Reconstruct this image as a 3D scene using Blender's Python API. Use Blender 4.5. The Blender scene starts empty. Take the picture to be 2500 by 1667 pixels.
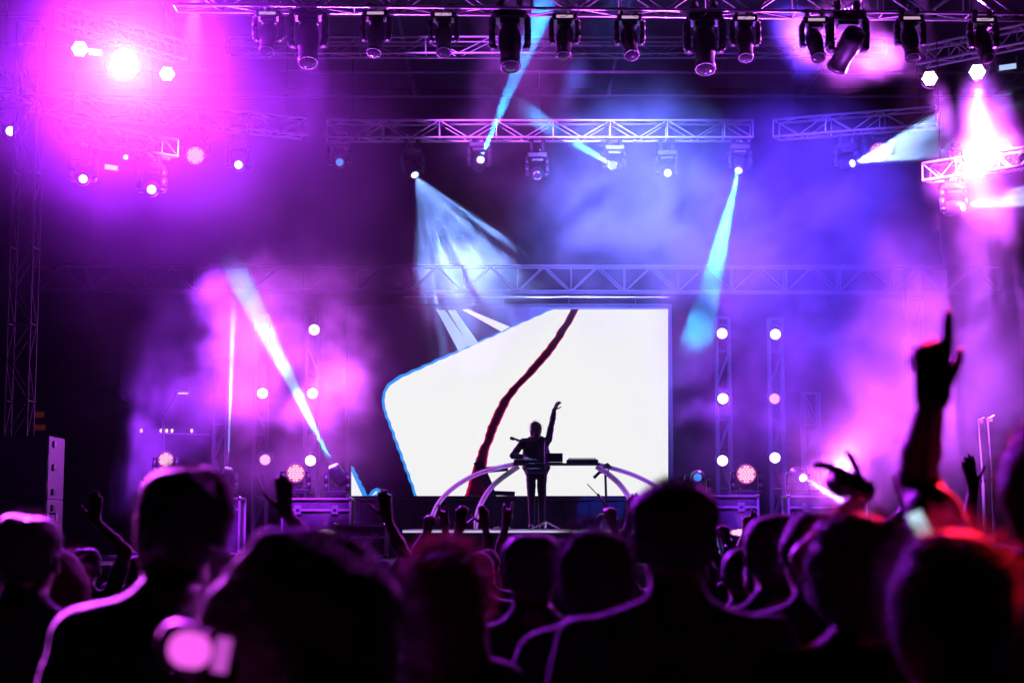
import bpy, math, random
import numpy as np
from mathutils import Vector, Matrix, Quaternion
S = bpy.context.scene
COL = S.collection
R = math.radians

# ------------------------------------------------------------------ camera
FPX, HC, HY = 4000.0, 1.72, 1285.0          # focal length in photo pixels, eye height, horizon row
PITCH = math.atan((HY - 833.5) / FPX)
cam = bpy.data.cameras.new('camera'); cam_o = bpy.data.objects.new('camera', cam); COL.objects.link(cam_o)
cam.sensor_width = 36; cam.lens = 36 * FPX / 2500; cam.clip_end = 900
cam_o.location = (0, 0, HC); cam_o.rotation_euler = (math.pi / 2 + PITCH, 0, 0); S.camera = cam_o
cam.dof.use_dof = True; cam.dof.focus_distance = 27.0; cam.dof.aperture_fstop = 2.8
# ------------------------------------------------------------------ night sky
w = bpy.data.worlds.new('World'); S.world = w; w.use_nodes = True
wn = w.node_tree; bg = wn.nodes['Background']; sky = wn.nodes.new('ShaderNodeTexSky')
sky.sky_type = 'NISHITA'; sky.sun_disc = False; sky.sun_elevation = R(-9); sky.sun_rotation = R(200)
wn.links.new(sky.outputs[0], bg.inputs[0]); bg.inputs[1].default_value = 0.05
w.cycles.sampling_method = 'NONE'
# ------------------------------------------------------------------ exposure, sampling
vs = S.view_settings
vs.view_transform = 'Standard'; vs.look = 'None'; vs.exposure = 0; vs.gamma = 1; vs.use_curve_mapping = False
c = S.cycles
c.use_denoising = True; c.use_adaptive_sampling = True; c.adaptive_threshold = 0.03
c.max_bounces = 5; c.volume_bounces = 0; c.diffuse_bounces = 0; c.glossy_bounces = 2
c.transmission_bounces = 4; c.transparent_max_bounces = 8
c.volume_step_rate = 2.0
c.caustics_reflective = False; c.caustics_refractive = False; c.sample_clamp_indirect = 4

def P(px, py, Y):
    """photo pixel -> the point of its ray at depth Y"""
    u = (px - 1250) / FPX; v = (833.5 - py) / FPX
    d = Vector((u, math.cos(PITCH) - v * math.sin(PITCH), math.sin(PITCH) + v * math.cos(PITCH)))
    return Vector((0, 0, HC)) + d * (Y / d.y)
def PZ(px, Z, Y):
    u = (px - 1250) / FPX
    q = P(px, 833.5, Y); return Vector((q.x, Y, Z))

# ------------------------------------------------------------------ materials
def mk(name, base, rough=.5, metal=0., nscale=None, namp=.3, bump=0., trans=0., **kw):
    m = bpy.data.materials.new(name); m.use_nodes = True; n = m.node_tree; b = n.nodes['Principled BSDF']
    b.inputs['Base Color'].default_value = (*base, 1); b.inputs['Roughness'].default_value = rough
    b.inputs['Metallic'].default_value = metal
    if trans: b.inputs['Transmission Weight'].default_value = trans
    for k, v in kw.items(): b.inputs[k.replace('_', ' ')].default_value = v
    if nscale:
        tc = n.nodes.new('ShaderNodeTexCoord'); t = n.nodes.new('ShaderNodeTexNoise')
        t.inputs['Scale'].default_value = nscale; t.inputs['Detail'].default_value = 4
        n.links.new(tc.outputs['Object'], t.inputs['Vector'])
        r = n.nodes.new('ShaderNodeMapRange'); r.inputs[1].default_value = .3; r.inputs[2].default_value = .7
        r.inputs[3].default_value = 1 - namp; r.inputs[4].default_value = 1 + namp
        n.links.new(t.outputs[0], r.inputs[0])
        mx = n.nodes.new('ShaderNodeVectorMath'); mx.operation = 'SCALE'; mx.inputs[0].default_value = base
        n.links.new(r.outputs[0], mx.inputs['Scale']); n.links.new(mx.outputs[0], b.inputs['Base Color'])
        if bump:
            bp = n.nodes.new('ShaderNodeBump'); bp.inputs['Strength'].default_value = bump; bp.inputs['Distance'].default_value = .01
            n.links.new(t.outputs[0], bp.inputs['Height']); n.links.new(bp.outputs[0], b.inputs['Normal'])
    return m
def emit(name, col, s, sample=False):
    m = bpy.data.materials.new(name); m.use_nodes = True; n = m.node_tree; n.nodes.clear()
    o = n.nodes.new('ShaderNodeOutputMaterial'); e = n.nodes.new('ShaderNodeEmission')
    e.inputs[0].default_value = (*col, 1); e.inputs[1].default_value = s
    n.links.new(e.outputs[0], o.inputs[0])
    m.cycles.emission_sampling = 'AUTO' if sample else 'NONE'
    return m
def backlit(name, base, rough, tr):
    """thin stuff that lets some light through: hair strands, acrylic, thin plastic"""
    m = mk(name, base, rough, 0, 110, .5, .9); n = m.node_tree; b = n.nodes['Principled BSDF']; o = n.nodes['Material Output']
    t = n.nodes.new('ShaderNodeBsdfTranslucent'); t.inputs[0].default_value = (*base, 1)
    x = n.nodes.new('ShaderNodeMixShader'); x.inputs[0].default_value = tr
    n.links.new(b.outputs[0], x.inputs[1]); n.links.new(t.outputs[0], x.inputs[2]); n.links.new(x.outputs[0], o.inputs[0])
    return m
M = {}
M['alu'] = mk('aluminium', (.62, .62, .64), .38, .75, 6, .15)
M['alu_dull'] = mk('dull_aluminium', (.3, .3, .32), .5, .6, 5, .25)
M['truss_black'] = mk('black_truss_paint', (.012, .012, .014), .8, 0, 8, .3)
M['truss_grey'] = mk('grey_truss_paint', (.05, .05, .055), .45, .3, 8, .3)
M['black'] = mk('black_housing', (.018, .018, .02), .38, 0, 14, .3, .15)
M['black_matt'] = mk('matt_black', (.012, .012, .013), .7, 0, 9, .3)
M['chrome'] = mk('bright_trim', (.75, .75, .77), .22, 1)
M['strip'] = mk('pale_panel', (.75, .74, .76), .35)
M['glass'] = mk('dark_lens_glass', (.02, .02, .025), .06, 0, Coat_Weight=.6)
M['case'] = mk('case_laminate', (.075, .07, .085), .42, 0, 7, .35, .2)
M['deck'] = mk('stage_ply', (.06, .055, .055), .5, 0, 3, .4, .2)
M['riser'] = mk('riser_top', (.5, .5, .52), .35, 0, 5, .2)
M['skirt'] = mk('skirt_cloth', (.022, .02, .026), .85, 0, 5, .35, .3)
M['roof'] = mk('roof_tarpaulin', (.06, .055, .07), .7, 0, 1.2, .3, .3)
M['ground'] = mk('trodden_ground', (.05, .045, .04), .9, 0, .8, .4, .5)
M['screen_off'] = mk('dark_led_face', (.012, .01, .016), .35, 0, 30, .3)
M['e_white'] = emit('screen_white', (1, 1, 1), .9, True)
M['e_cyan'] = emit('screen_cyan', (.03, .33, 1), .9)
M['e_blue'] = emit('screen_blue', (.03, .05, .9), .8)
M['e_sliver'] = emit('screen_pale_blue', (.45, .62, 1), .95)
M['e_rose'] = emit('screen_rose', (.55, .0, .10), .8)
M['e_red'] = emit('screen_red', (.10, .0, .015), .8)
M['e_dark'] = emit('screen_dark', (.014, .0, .008), 1)
M['l_hot'] = emit('lamp_white_hot', (1, .93, 1), 9)
M['l_pink'] = emit('lamp_pink_white', (1, .62, .95), 1.6)
M['l_rose'] = emit('lamp_rose', (1, .30, .72), 1.0)
M['l_rose_cell'] = emit('lamp_rose_cell', (1, .62, .9), 1.15)
M['l_rose_face'] = emit('lamp_rose_face', (.95, .16, .55), .75)
M['l_cyan'] = emit('lamp_cyan', (.30, .82, 1), 1.3)
M['l_blue'] = emit('lamp_blue', (.06, .30, 1), 1.0)
M['l_cold'] = emit('lamp_cold_white', (.75, .97, 1), 2.5)
M['l_warm'] = emit('lamp_warm', (1, .75, .5), 1.6)
M['l_redwin'] = emit('lit_red_window', (.12, .012, .012), .35)
M['panel_glow'] = emit('front_panel_glow', (1, .62, 1), .55)  # reflected light on the lamp base panel, put in as weak emission
M['phone_pink'] = emit('phone_screen_pink', (1, .12, .95), 1.0)
M['phone_pink2'] = emit('phone_screen_bar', (.8, .10, .85), .7)
M['trim_glow'] = emit('edge_trim_glow', (.72, .6, 1), .8)  # brightness of the riser trim put in as glow; no lamp reaches it
M['phone'] = emit('phone_screen', (.62, .85, 1), 1.1)
M['acrylic'] = backlit('frosted_acrylic', (.92, .92, .94), .2, .8)
M['gear_blue'] = mk('blue_black_gear', (.02, .03, .07), .35, 0, 12, .3)
M['pads'] = mk('pale_pads', (.55, .4, .5), .4)
M['skin'] = mk('skin', (.42, .26, .19), .5, 0, 20, .12, .1, Subsurface_Weight=.0)
M['skin_d'] = mk('skin_deep', (.2, .11, .075), .5, 0, 20, .12, .1)
M['hair'] = backlit('dark_hair', (.018, .014, .012), .62, .3)
M['hair_red'] = backlit('reddish_hair', (.16, .035, .03), .45, .5)
M['hair_brown'] = backlit('brown_hair', (.07, .04, .03), .62, .45)
M['hair_fair'] = backlit('fair_hair', (.32, .22, .15), .62, .5)
M['cloth_a'] = mk('black_cotton', (.02, .02, .022), .9, 0, 40, .3, .4, Sheen_Weight=.2)
M['cloth_b'] = mk('charcoal_cotton', (.05, .05, .055), .9, 0, 40, .3, .4, Sheen_Weight=.2)
M['cloth_c'] = mk('plum_cotton', (.09, .04, .08), .9, 0, 40, .3, .4, Sheen_Weight=.2)
M['cloth_d'] = mk('grey_cotton', (.22, .21, .23), .9, 0, 40, .25, .4, Sheen_Weight=.2)
M['cloth_r'] = mk('red_cotton', (.4, .02, .03), .9, 0, 40, .25, .4, Sheen_Weight=.2)
M['denim'] = mk('denim', (.03, .04, .08), .85, 0, 60, .3, .3)
M['shoe'] = mk('shoe_leather', (.03, .03, .03), .4)
M['cup'] = backlit('clear_cup_plastic', (.85, .8, .85), .25, .7)

# ------------------------------------------------------------------ mesh helpers
def link(name, me, mat=None, parent=None, loc=None, rot=None, scale=None):
    o = bpy.data.objects.new(name, me); COL.objects.link(o)
    if mat is not None and me is not None and not me.materials: me.materials.append(mat)
    if parent is not None: o.parent = parent
    if loc is not None: o.location = loc
    if rot is not None:
        if isinstance(rot, Quaternion): o.rotation_mode = 'QUATERNION'; o.rotation_quaternion = rot
        else: o.rotation_euler = rot
    if scale is not None: o.scale = scale
    return o
def tag(o, label, cat, group=None):
    o['label'] = label; o['category'] = cat
    if group: o['group'] = group
    return o
def thing(name, label, cat, loc=(0, 0, 0), group=None, rotz=0):
    o = bpy.data.objects.new(name, None); COL.objects.link(o); o.location = loc; o.rotation_euler = (0, 0, rotz)
    o.empty_display_size = .1
    return tag(o, label, cat, group)
class MB:
    def __init__(s): s.v = []; s.f = []
    def add(s, v, f):
        k = len(s.v); s.v += [tuple(x) for x in v]; s.f += [tuple(i + k for i in q) for q in f]; return s
    def box(s, lo, hi, M4=None, bev=0):
        if bev:
            b = bev; x0, y0, z0 = lo; x1, y1, z1 = hi; vs_ = []; idx = {}
            for i, x in enumerate((x0, x1)):
                for j, y in enumerate((y0, y1)):
                    for k, z in enumerate((z0, z1)):
                        sx, sy, sz = 1 - 2 * i, 1 - 2 * j, 1 - 2 * k
                        idx[i, j, k] = len(vs_)
                        vs_ += [(x, y + sy * b, z + sz * b), (x + sx * b, y, z + sz * b), (x + sx * b, y + sy * b, z)]
            q = lambda a: idx[a]
            f = []
            for i in (0, 1):
                f.append([idx[i, 0, 0], idx[i, 1, 0], idx[i, 1, 1], idx[i, 0, 1]])
                f.append([idx[0, i, 0] + 1, idx[1, i, 0] + 1, idx[1, i, 1] + 1, idx[0, i, 1] + 1])
                f.append([idx[0, 0, i] + 2, idx[1, 0, i] + 2, idx[1, 1, i] + 2, idx[0, 1, i] + 2])
            for a in (0, 1):
                for b2 in (0, 1):
                    f.append([idx[a, b2, 0], idx[a, b2, 1], idx[a, b2, 1] + 1, idx[a, b2, 0] + 1])
                    f.append([idx[a, 0, b2], idx[a, 1, b2], idx[a, 1, b2] + 2, idx[a, 0, b2] + 2])
                    f.append([idx[0, a, b2] + 1, idx[1, a, b2] + 1, idx[1, a, b2] + 2, idx[0, a, b2] + 2])
            for a in (0, 1):
                for b2 in (0, 1):
                    for c2 in (0, 1): f.append([idx[a, b2, c2], idx[a, b2, c2] + 1, idx[a, b2, c2] + 2])
            v = vs_
        else:
            v = [(x, y, z) for x in (lo[0], hi[0]) for y in (lo[1], hi[1]) for z in (lo[2], hi[2])]
            f = [(0, 1, 3, 2), (4, 6, 7, 5), (0, 4, 5, 1), (2, 3, 7, 6), (0, 2, 6, 4), (1, 5, 7, 3)]
        if M4 is not None: v = [M4 @ Vector(x) for x in v]
        return s.add(v, f)
    def tube(s, pts, rad, n=8, cap=True):
        pts = [Vector(p) for p in pts]; m = len(pts)
        rad = rad if isinstance(rad, (list, tuple)) else [rad] * m
        v = []; up = None
        for i, p in enumerate(pts):
            t = (pts[min(i + 1, m - 1)] - pts[max(i - 1, 0)]).normalized()
            if up is None: up = Vector((0, 0, 1)) if abs(t.z) < .9 else Vector((1, 0, 0))
            a = t.cross(up).normalized(); b = a.cross(t).normalized(); up = b
            for k in range(n):
                th = 2 * math.pi * k / n; v.append(p + (a * math.cos(th) + b * math.sin(th)) * rad[i])
        f = [(i * n + k, i * n + (k + 1) % n, (i + 1) * n + (k + 1) % n, (i + 1) * n + k) for i in range(m - 1) for k in range(n)]
        if cap: f += [tuple(range(n))[::-1], tuple(range((m - 1) * n, m * n))]
        return s.add(v, f)
    def lathe(s, prof, n=20, off=(0, 0, 0), cap=True):
        off = Vector(off); v = []; m = len(prof)
        for r, z in prof:
            for k in range(n):
                th = 2 * math.pi * k / n; v.append(off + Vector((r * math.cos(th), r * math.sin(th), z)))
        f = [(i * n + k, i * n + (k + 1) % n, (i + 1) * n + (k + 1) % n, (i + 1) * n + k) for i in range(m - 1) for k in range(n)]
        if cap: f += [tuple(range(n))[::-1], tuple(range((m - 1) * n, m * n))]
        return s.add(v, f)
    def ribbon(s, pts, width, thick, normal_hint=(0, 1, 0)):
        pts = [Vector(p) for p in pts]; v = []; m = len(pts); nh = Vector(normal_hint)
        ws = width if isinstance(width, list) else [width] * m
        for i, p in enumerate(pts):
            t = (pts[min(i + 1, m - 1)] - pts[max(i - 1, 0)]).normalized(); a = nh; b = t.cross(nh).normalized()
            for da, db in ((-.5, -.5), (.5, -.5), (.5, .5), (-.5, .5)): v.append(p + a * da * thick + b * db * ws[i])
        f = [(i * 4 + k, i * 4 + (k + 1) % 4, i * 4 + 4 + (k + 1) % 4, i * 4 + 4 + k) for i in range(m - 1) for k in range(4)]
        f += [(0, 1, 2, 3), tuple(range(4 * m - 4, 4 * m))]
        return s.add(v, f)
    def mesh(s, name, smooth=False):
        me = bpy.data.meshes.new(name); me.from_pydata([tuple(x) for x in s.v], [], s.f); me.update()
        if smooth: me.polygons.foreach_set('use_smooth', [True] * len(me.polygons))
        return me
    def build(s, name, mat, parent=None, smooth=False, **k): return link(name, s.mesh(name, smooth), mat, parent, **k)
def xcyl(n=8):
    return MB().lathe([(1, 0), (1, 1)], n).mesh('bar', True)
BAR = {}
def bar(name, a, b, r, mat, parent, n=8):
    """one straight member; alike members share a mesh"""
    key = (mat.name, n)
    if key not in BAR: BAR[key] = xcyl(n); BAR[key].materials.append(mat)
    a = Vector(a); b = Vector(b); d = b - a
    return link(name, BAR[key], None, parent, loc=a, rot=d.to_track_quat('Z', 'Y'), scale=(r, r, d.length))
def aimq(d): return Vector(d).normalized().to_track_quat('Z', 'Y')
ORD = ['first', 'second', 'third', 'fourth', 'fifth', 'sixth', 'seventh', 'eighth', 'ninth', 'tenth', 'eleventh', 'twelfth', 'thirteenth', 'fourteenth']

# ------------------------------------------------------------------ the setting
def structure(o): o['kind'] = 'structure'; return o
MBg = MB()
N_ = 40
for i in range(N_ + 1):
    for j in range(N_ + 1):
        x = (i / N_ - .5) * 600; y = (j / N_ - .25) * 600
        MBg.v.append((x, y, 0))
MBg.f = [(i * (N_ + 1) + j, (i + 1) * (N_ + 1) + j, (i + 1) * (N_ + 1) + j + 1, i * (N_ + 1) + j + 1) for i in range(N_) for j in range(N_)]
structure(MBg.build('ground', M['ground']))

DECK = 1.15; RIS = 1.675
st = thing('stage', 'black stage platform with dark cloth skirt behind the crowd', 'stage', (0, 24.6, 0))
MB().box((-9.6, 0, DECK - .12), (9.6, 8.6, DECK)).build('deck', M['deck'], st)
for i in range(16):       # hanging skirt pleats
    x0 = -9.6 + i * 1.2; pts = []
    for k in range(13):
        pts.append((x0 + k * .0995, .04 + .03 * math.sin(k * 2.1 + i), 0))
    v = [(x, y, z) for z in (0.01, DECK - .13) for x, y, _ in pts]
    MB().add(v, [(k, k + 1, 13 + k + 1, 13 + k) for k in range(12)]).build('skirt_panel', M['skirt'], st)
rs = thing('riser', 'low performance riser with pale top edge under the performer', 'riser', (0, 26.3, DECK))
x0, x1 = PZ(985, 0, 26.3).x, PZ(1640, 0, 26.3).x
MB().box((x0, 0, RIS - DECK - .055), (x1, 2.9, RIS - DECK), bev=.008).build('platform', M['riser'], rs)
MB().box((x0 + .01, -.012, RIS - DECK - .05), (x1 - .01, -.002, RIS - DECK - .015)).build('edge_trim', M['trim_glow'], rs)
MB().box((x0 + .04, .03, 0.002), (x1 - .04, 2.86, RIS - DECK - .058)).build('skirt', M['skirt'], rs)

roof = thing('stage_roof', 'dark tarpaulin roof stretched above the lighting trusses', 'roof', (0, 23, 0))
v = []; nx, ny = 24, 12
for i in range(nx + 1):
    for j in range(ny + 1):
        x = -11 + 22 * i / nx; y = -1.2 + 11.4 * j / ny
        v.append((x, y, 10.75 + .10 * math.sin(i * math.pi / 2) * math.sin(j * 1.3)))
f = [(i * (ny + 1) + j, i * (ny + 1) + j + 1, (i + 1) * (ny + 1) + j + 1, (i + 1) * (ny + 1) + j) for i in range(nx) for j in range(ny)]
MB().add(v, f).build('tarpaulin', M['roof'], roof, True)
for k in range(7): bar('purlin', (-11, -.9 + k * 1.8, 10.5), (11, -.9 + k * 1.8, 10.5), .035, M['alu_dull'], roof)
for k in range(6): bar('rafter', (-10 + k * 4, -1.1, 10.58), (-10 + k * 4, 10.1, 10.58), .04, M['alu_dull'], roof)

# ------------------------------------------------------------------ trusses
def truss(name, label, p0, p1, wd, ht, bay, group, mat='alu', r=.024, rb=.012, up=(0, 0, 1), style='z', faces='fbtu'):
    p0 = Vector(p0); p1 = Vector(p1); d = p1 - p0; L = d.length; d.normalize(); up = Vector(up)
    sd = d.cross(up).normalized(); up = sd.cross(d).normalized()
    t = thing(name, label, 'truss', p0, group); m = M[mat]
    c = [(-1, -1), (1, -1), (1, 1), (-1, 1)]
    cor = [sd * a * wd / 2 + up * b * ht / 2 for a, b in c]
    for q in cor: bar('chord', q, q + d * L, r, m, t, 10)
    n = max(1, round(L / bay)); st_ = L / n
    fs = {'u': (0, 1), 'b': (1, 2), 't': (2, 3), 'f': (3, 0)}
    for key in faces:
        a, b = fs[key]
        for i in range(n):
            s0, s1 = d * st_ * i, d * st_ * (i + 1)
            if style == 'w':
                mid = d * st_ * (i + .5); top, bot = (a, b) if key in 'b' else (b, a)
                hi, lo = (cor[b], cor[a]) if (cor[b] - cor[a]).dot(up) > 0 else (cor[a], cor[b])
                bar('brace', lo + s0, hi + mid, rb, m, t, 6); bar('brace', hi + mid, lo + s1, rb, m, t, 6)
                bar('post', lo + s0, hi + s0, rb, m, t, 6)
            else:
                A_, B_ = (cor[a], cor[b]) if (i + (key in 'bt')) % 2 == 0 else (cor[b], cor[a])
                bar('brace', A_ + s0, B_ + s1, rb, m, t, 6)
                if i % 2 == 0: bar('post', cor[a] + s0, cor[b] + s0, rb, m, t, 6)
    for s_ in (0, L):
        for a, b in ((0, 1), (1, 2), (2, 3), (3, 0)): bar('end_frame', cor[a] + d * s_, cor[b] + d * s_, rb * 1.3, m, t, 6)
    if abs(d.z) < .5:                  # hung from the roof on chains
        for k in ((.12, .88) if L < 5 else (.06, .5, .94)):
            q = d * L * k + up * ht / 2; bar('hoist_chain', q, Vector((q.x, q.y, 10.5 - p0.z)), .007, M['black_matt'], t, 6)
    return t
GT = 'aluminium lighting trusses'
truss('lighting_truss', 'wide front truss along the top edge carrying the dark lamps', P(430, -18, 22.0), P(2570, 6, 22.5), .30, .44, .62, GT)
truss('lighting_truss', 'straight middle truss with bright chords above the blue beams', P(797, 320, 29), P(1835, 320, 29), .32, .31, .52, GT)
truss('lighting_truss', 'truss running out left of the middle truss, lit magenta', P(742, 314, 29), P(-40, 236, 26.4), .32, .31, .52, GT)
truss('lighting_truss', 'truss running out right of the middle truss into the pink smoke', P(1895, 318, 29), P(2290, 286, 27.6), .32, .31, .52, GT)
truss('lighting_truss', 'dim far truss behind the row of dark hanging lamps', P(560, 116, 27.2), P(2160, 116, 27.2), .28, .28, .55, GT, 'alu_dull', .02, .01, faces='fbu')
truss('lighting_truss', 'dim low truss with large triangular bays behind the video screen', P(86, 680, 32), P(2440, 684, 32), .3, .5, 1.05, GT, 'truss_grey', .022, .014, style='w', faces='fb')
truss('lighting_truss', 'short tilted truss arm at upper left beside the dazzling lamp', P(148, 40, 23.6), P(442, 127, 25.4), .28, .28, .3, GT)
truss('lighting_truss', 'short glowing truss arm at left with lamps hung under it', P(142, 318, 24.0), P(424, 366, 25.3), .27, .27, .3, GT)
truss('lighting_truss', 'short truss arm at upper right behind the hanging lamps', P(2250, 140, 25.6), P(2540, 80, 24.0), .28, .28, .3, GT)
truss('lighting_truss', 'short truss arm at right below the white-hot pink lamp', P(2262, 424, 25.3), P(2560, 378, 24.0), .27, .27, .3, GT)
# masts
def mast(label, px, Y, wd, ytop, bay=.6, z0=DECK + .002, mat='truss_black', faces='fb', r=.022):
    b = PZ(px, z0, Y); top = P(px, ytop, Y).z
    t = truss('truss_tower', label, b, Vector((b.x, Y, top)), wd, wd, bay, 'upright truss towers', mat, r, .011, up=(0, 1, 0), faces='futb')
    return t
mast('tall dark truss tower at the left edge of the stage', 52, 26.0, .36, 60, z0=0.004)
for px, ytop, lab in ((641, 770, 'truss tower carrying the left outer column of round pink lamps'), (764, 768, 'truss tower carrying the left inner column of round pink lamps'),
                      (1764, 776, 'truss tower carrying the right inner column of round pink lamps'), (1893, 778, 'truss tower carrying the right outer column of round pink lamps')):
    mast(lab, px, 30.62, .24, ytop)
mast('thin truss tower standing left of the pink lamp columns', 543, 31.0, .24, 875)
mast('thin truss tower in violet smoke right of the pink lamp columns', 1975, 31.3, .3, 960)
mast('thin truss tower behind the raised pointing hand', 2232, 31.3, .3, 655)

# ------------------------------------------------------------------ lamps
def spot(parent, p, d, col, W, ang, blend=.15, soft=.03, gobo=0):
    l = bpy.data.lights.new('beam', 'SPOT'); o = bpy.data.objects.new('beam', l); COL.objects.link(o)
    o.parent = parent; o.location = p; o.rotation_mode = 'QUATERNION'; o.rotation_quaternion = Vector(d).to_track_quat('-Z', 'Y')
    l.color = col; l.energy = W; l.spot_size = R(ang); l.spot_blend = blend; l.shadow_soft_size = soft
    if gobo:                           # a pattern wheel in the lamp that splits its beam into rays
        l.use_nodes = True; n = l.node_tree; e = n.nodes['Emission']
        tc = n.nodes.new('ShaderNodeTexCoord'); t = n.nodes.new('ShaderNodeTexVoronoi'); t.inputs['Scale'].default_value = gobo
        n.links.new(tc.outputs['Normal'], t.inputs['Vector'])
        r = n.nodes.new('ShaderNodeMapRange'); r.inputs[1].default_value = .16; r.inputs[2].default_value = .42; r.inputs[3].default_value = 3.8; r.inputs[4].default_value = .02
        n.links.new(t.outputs['Distance'], r.inputs[0]); n.links.new(r.outputs[0], e.inputs[1])
    return o
MESH = {}
def shared(key, fn):
    if key not in MESH: MESH[key] = fn()
    return MESH[key]
def cells(n_ring, pitch, rad, z, seg=10):
    """honeycomb of small domed light cells"""
    mb = MB()
    for q in range(-n_ring, n_ring + 1):
        for r_ in range(-n_ring, n_ring + 1):
            if abs(q + r_) > n_ring: continue
            x = pitch * (q + r_ / 2); y = pitch * r_ * .866
            if n_ring > 2 and math.hypot(x, y) > pitch * n_ring * .98: continue
            mb.lathe([(rad, z), (rad * .9, z + rad * .35), (rad * .5, z + rad * .6), (.0005, z + rad * .68)], seg, (x, y, 0))
    return mb
def put(me_key, fn, name, mat, parent, **k):
    me = shared((me_key, mat.name), fn)
    if not me.materials: me.materials.append(mat)
    return link(name, me, None, parent, **k)
def moving_head(label, pos, aim, s=1., hang=1, lens='glass', light=None, group='moving head lamps', yaw=0., strip=False, kind='spot', name='moving_head_lamp', drop=0):
    """hang=1: base above the head, hooked to a truss; hang=-1: standing on its base"""
    pos = Vector(pos); aim = (Vector(aim) - pos).normalized()
    hgt = .34 * s
    root = thing(name, label, 'stage light', pos + Vector((0, 0, hang * hgt)), group, yaw)
    off = Vector((0, 0, -hang * hgt)); q = aimq(aim); qi = q
    if yaw: qi = Quaternion((0, 0, 1), -yaw) @ q
    def base():
        mb = MB().box((-.19, -.15, -.055), (.19, .15, .055), bev=.02).box((-.11, -.1, -.085 * hang - .02), (.11, .1, -.085 * hang + .02))
        return mb.mesh('base')
    b = put(('base', hang), base, 'base', M['black'], root, scale=(s, s, s))
    if hang > 0:
        for sx in (-1, 1):
            def clamp(): return MB().box((-.03, -.035, .05), (.03, .035, .13), bev=.01).lathe([(.04, .12), (.045, .15), (.04, .19)], 10).mesh('clamp')
            put('clamp', clamp, 'clamp', M['black_matt'], root, loc=(sx * .11 * s, 0, 0), scale=(s, s, s * (1 + drop)))
        def loop():
            pts_ = [(.13 * math.cos(th) + .02 * math.sin(3 * th), .1 * math.sin(th), .13 - .2 * math.sin(th / 2) ** 2 + .05 * math.cos(2 * th)) for th in [2 * math.pi * k / 20 for k in range(21)]]
            return MB().tube(pts_, .005, 6).mesh('safety_cable', True)
        put('loop', loop, 'safety_cable', M['chrome'], root, loc=(.05 * s, -.1 * s, .02), rot=(0, 0, len(COL.objects) * .7), scale=(s, s, s))
    else:
        for sx in (-1, 1): put('foot', lambda: MB().lathe([(.025, -.085), (.03, -.055)], 10).mesh('foot'), 'foot', M['black_matt'], root, loc=(sx * .13 * s, -.09 * s, 0), scale=(s, s, s))
    if strip: put('strip', lambda: MB().box((-.125, -.157, -.03), (.125, -.151, .012)).mesh('front_panel'), 'front_panel', M['panel_glow'], b)
    wide = {'spot': .155, 'wash': .2, 'beam': .15}[kind]
    for sx in (-1, 1):
        def arm():
            pts = [(.02, 0, .0), (.05, 0, -.05), (.055, 0, -.18), (.05, 0, -.34), (.03, 0, -.39)]
            mb = MB(); 
            for (a, b_) in zip(pts[:-1], pts[1:]):
                w0 = .075
                mb.add([(a[0] - .045, -w0, a[2]), (a[0] + .03, -w0 * .8, a[2]), (a[0] + .03, w0 * .8, a[2]), (a[0] - .045, w0, a[2]),
                        (b_[0] - .045, -w0, b_[2]), (b_[0] + .03, -w0 * .8, b_[2]), (b_[0] + .03, w0 * .8, b_[2]), (b_[0] - .045, w0, b_[2])],
                       [(0, 1, 5, 4), (1, 2, 6, 5), (2, 3, 7, 6), (3, 0, 4, 7), (0, 3, 2, 1), (4, 5, 6, 7)])
            return mb.mesh('yoke_arm', True)
        ar = put('arm', arm, 'yoke_arm', M['black'], root, loc=(sx * wide * s, 0, 0), rot=(0 if hang > 0 else math.pi, 0, 0 if (sx > 0) else math.pi), scale=(s, s, s))
        put('pivot', lambda: MB().box((-.022, -.03, -.03), (.022, .03, .03), bev=.008).mesh('pivot_cap'), 'pivot_cap', M['chrome'], root,
            loc=(sx * (wide + .06) * s, -.03 * s, off.z * .98), scale=(s, s, s))
    if kind == 'wash':
        prof = [(.05, -.17), (.12, -.16), (.165, -.1), (.185, -.02), (.185, .035), (.178, .05)]
        lr = .172
    elif kind == 'beam':
        prof = [(.04, -.2), (.1, -.19), (.125, -.13), (.13, 0), (.115, .1), (.1, .15), (.085, .165)]
        lr = .068
    else:
        prof = [(.05, -.24), (.115, -.22), (.13, -.12), (.128, .02), (.11, .12), (.11, .24), (.116, .25), (.116, .29)]
        lr = .1
    zf = prof[-1][1]
    hd = put(('head', kind), lambda: MB().lathe(prof, 22).mesh('head', True), 'head', M['black'], root, loc=off, rot=qi, scale=(s, s, s))
    put(('bez', kind), lambda: MB().lathe([(prof[-1][0] * .99, zf - .004), (prof[-1][0] * 1.04, zf + .003), (prof[-1][0] * 1.03, zf + .014), (lr, zf + .012), (lr * .98, zf + .004)], 26, cap=False).mesh('bezel', True), 'bezel', {'beam': M['chrome'], 'spot': M['black'], 'wash': M['black']}[kind], hd)
    if kind == 'wash':
        put('washface', lambda: MB().lathe([(.0005, zf + .004), (lr, zf + .003)], 30, cap=False).mesh('lamp_face'), 'lamp_face', M['l_rose_face'], hd)
        cl = put('washcells', lambda: cells(3, .048, .021, zf + .006).mesh('led_cells', True), 'led_cells', M['l_rose_cell'], hd); cl['kind'] = 'stuff'
    else:
        put(('lens', kind), lambda: MB().lathe([(lr, zf + .003), (lr * .8, zf + .014), (lr * .45, zf + .022), (.0005, zf + .025)], 24, cap=False).mesh('lens', True), 'lens', M[lens], hd)
    if light:
        col, W, ang, bl, gb = light
        spot(root, off + (qi @ Vector((0, 0, 1))) * ((zf + .06) * s), qi @ Vector((0, 0, 1)), col, W, ang, bl, .03 * s, gb)
    return root
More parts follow.
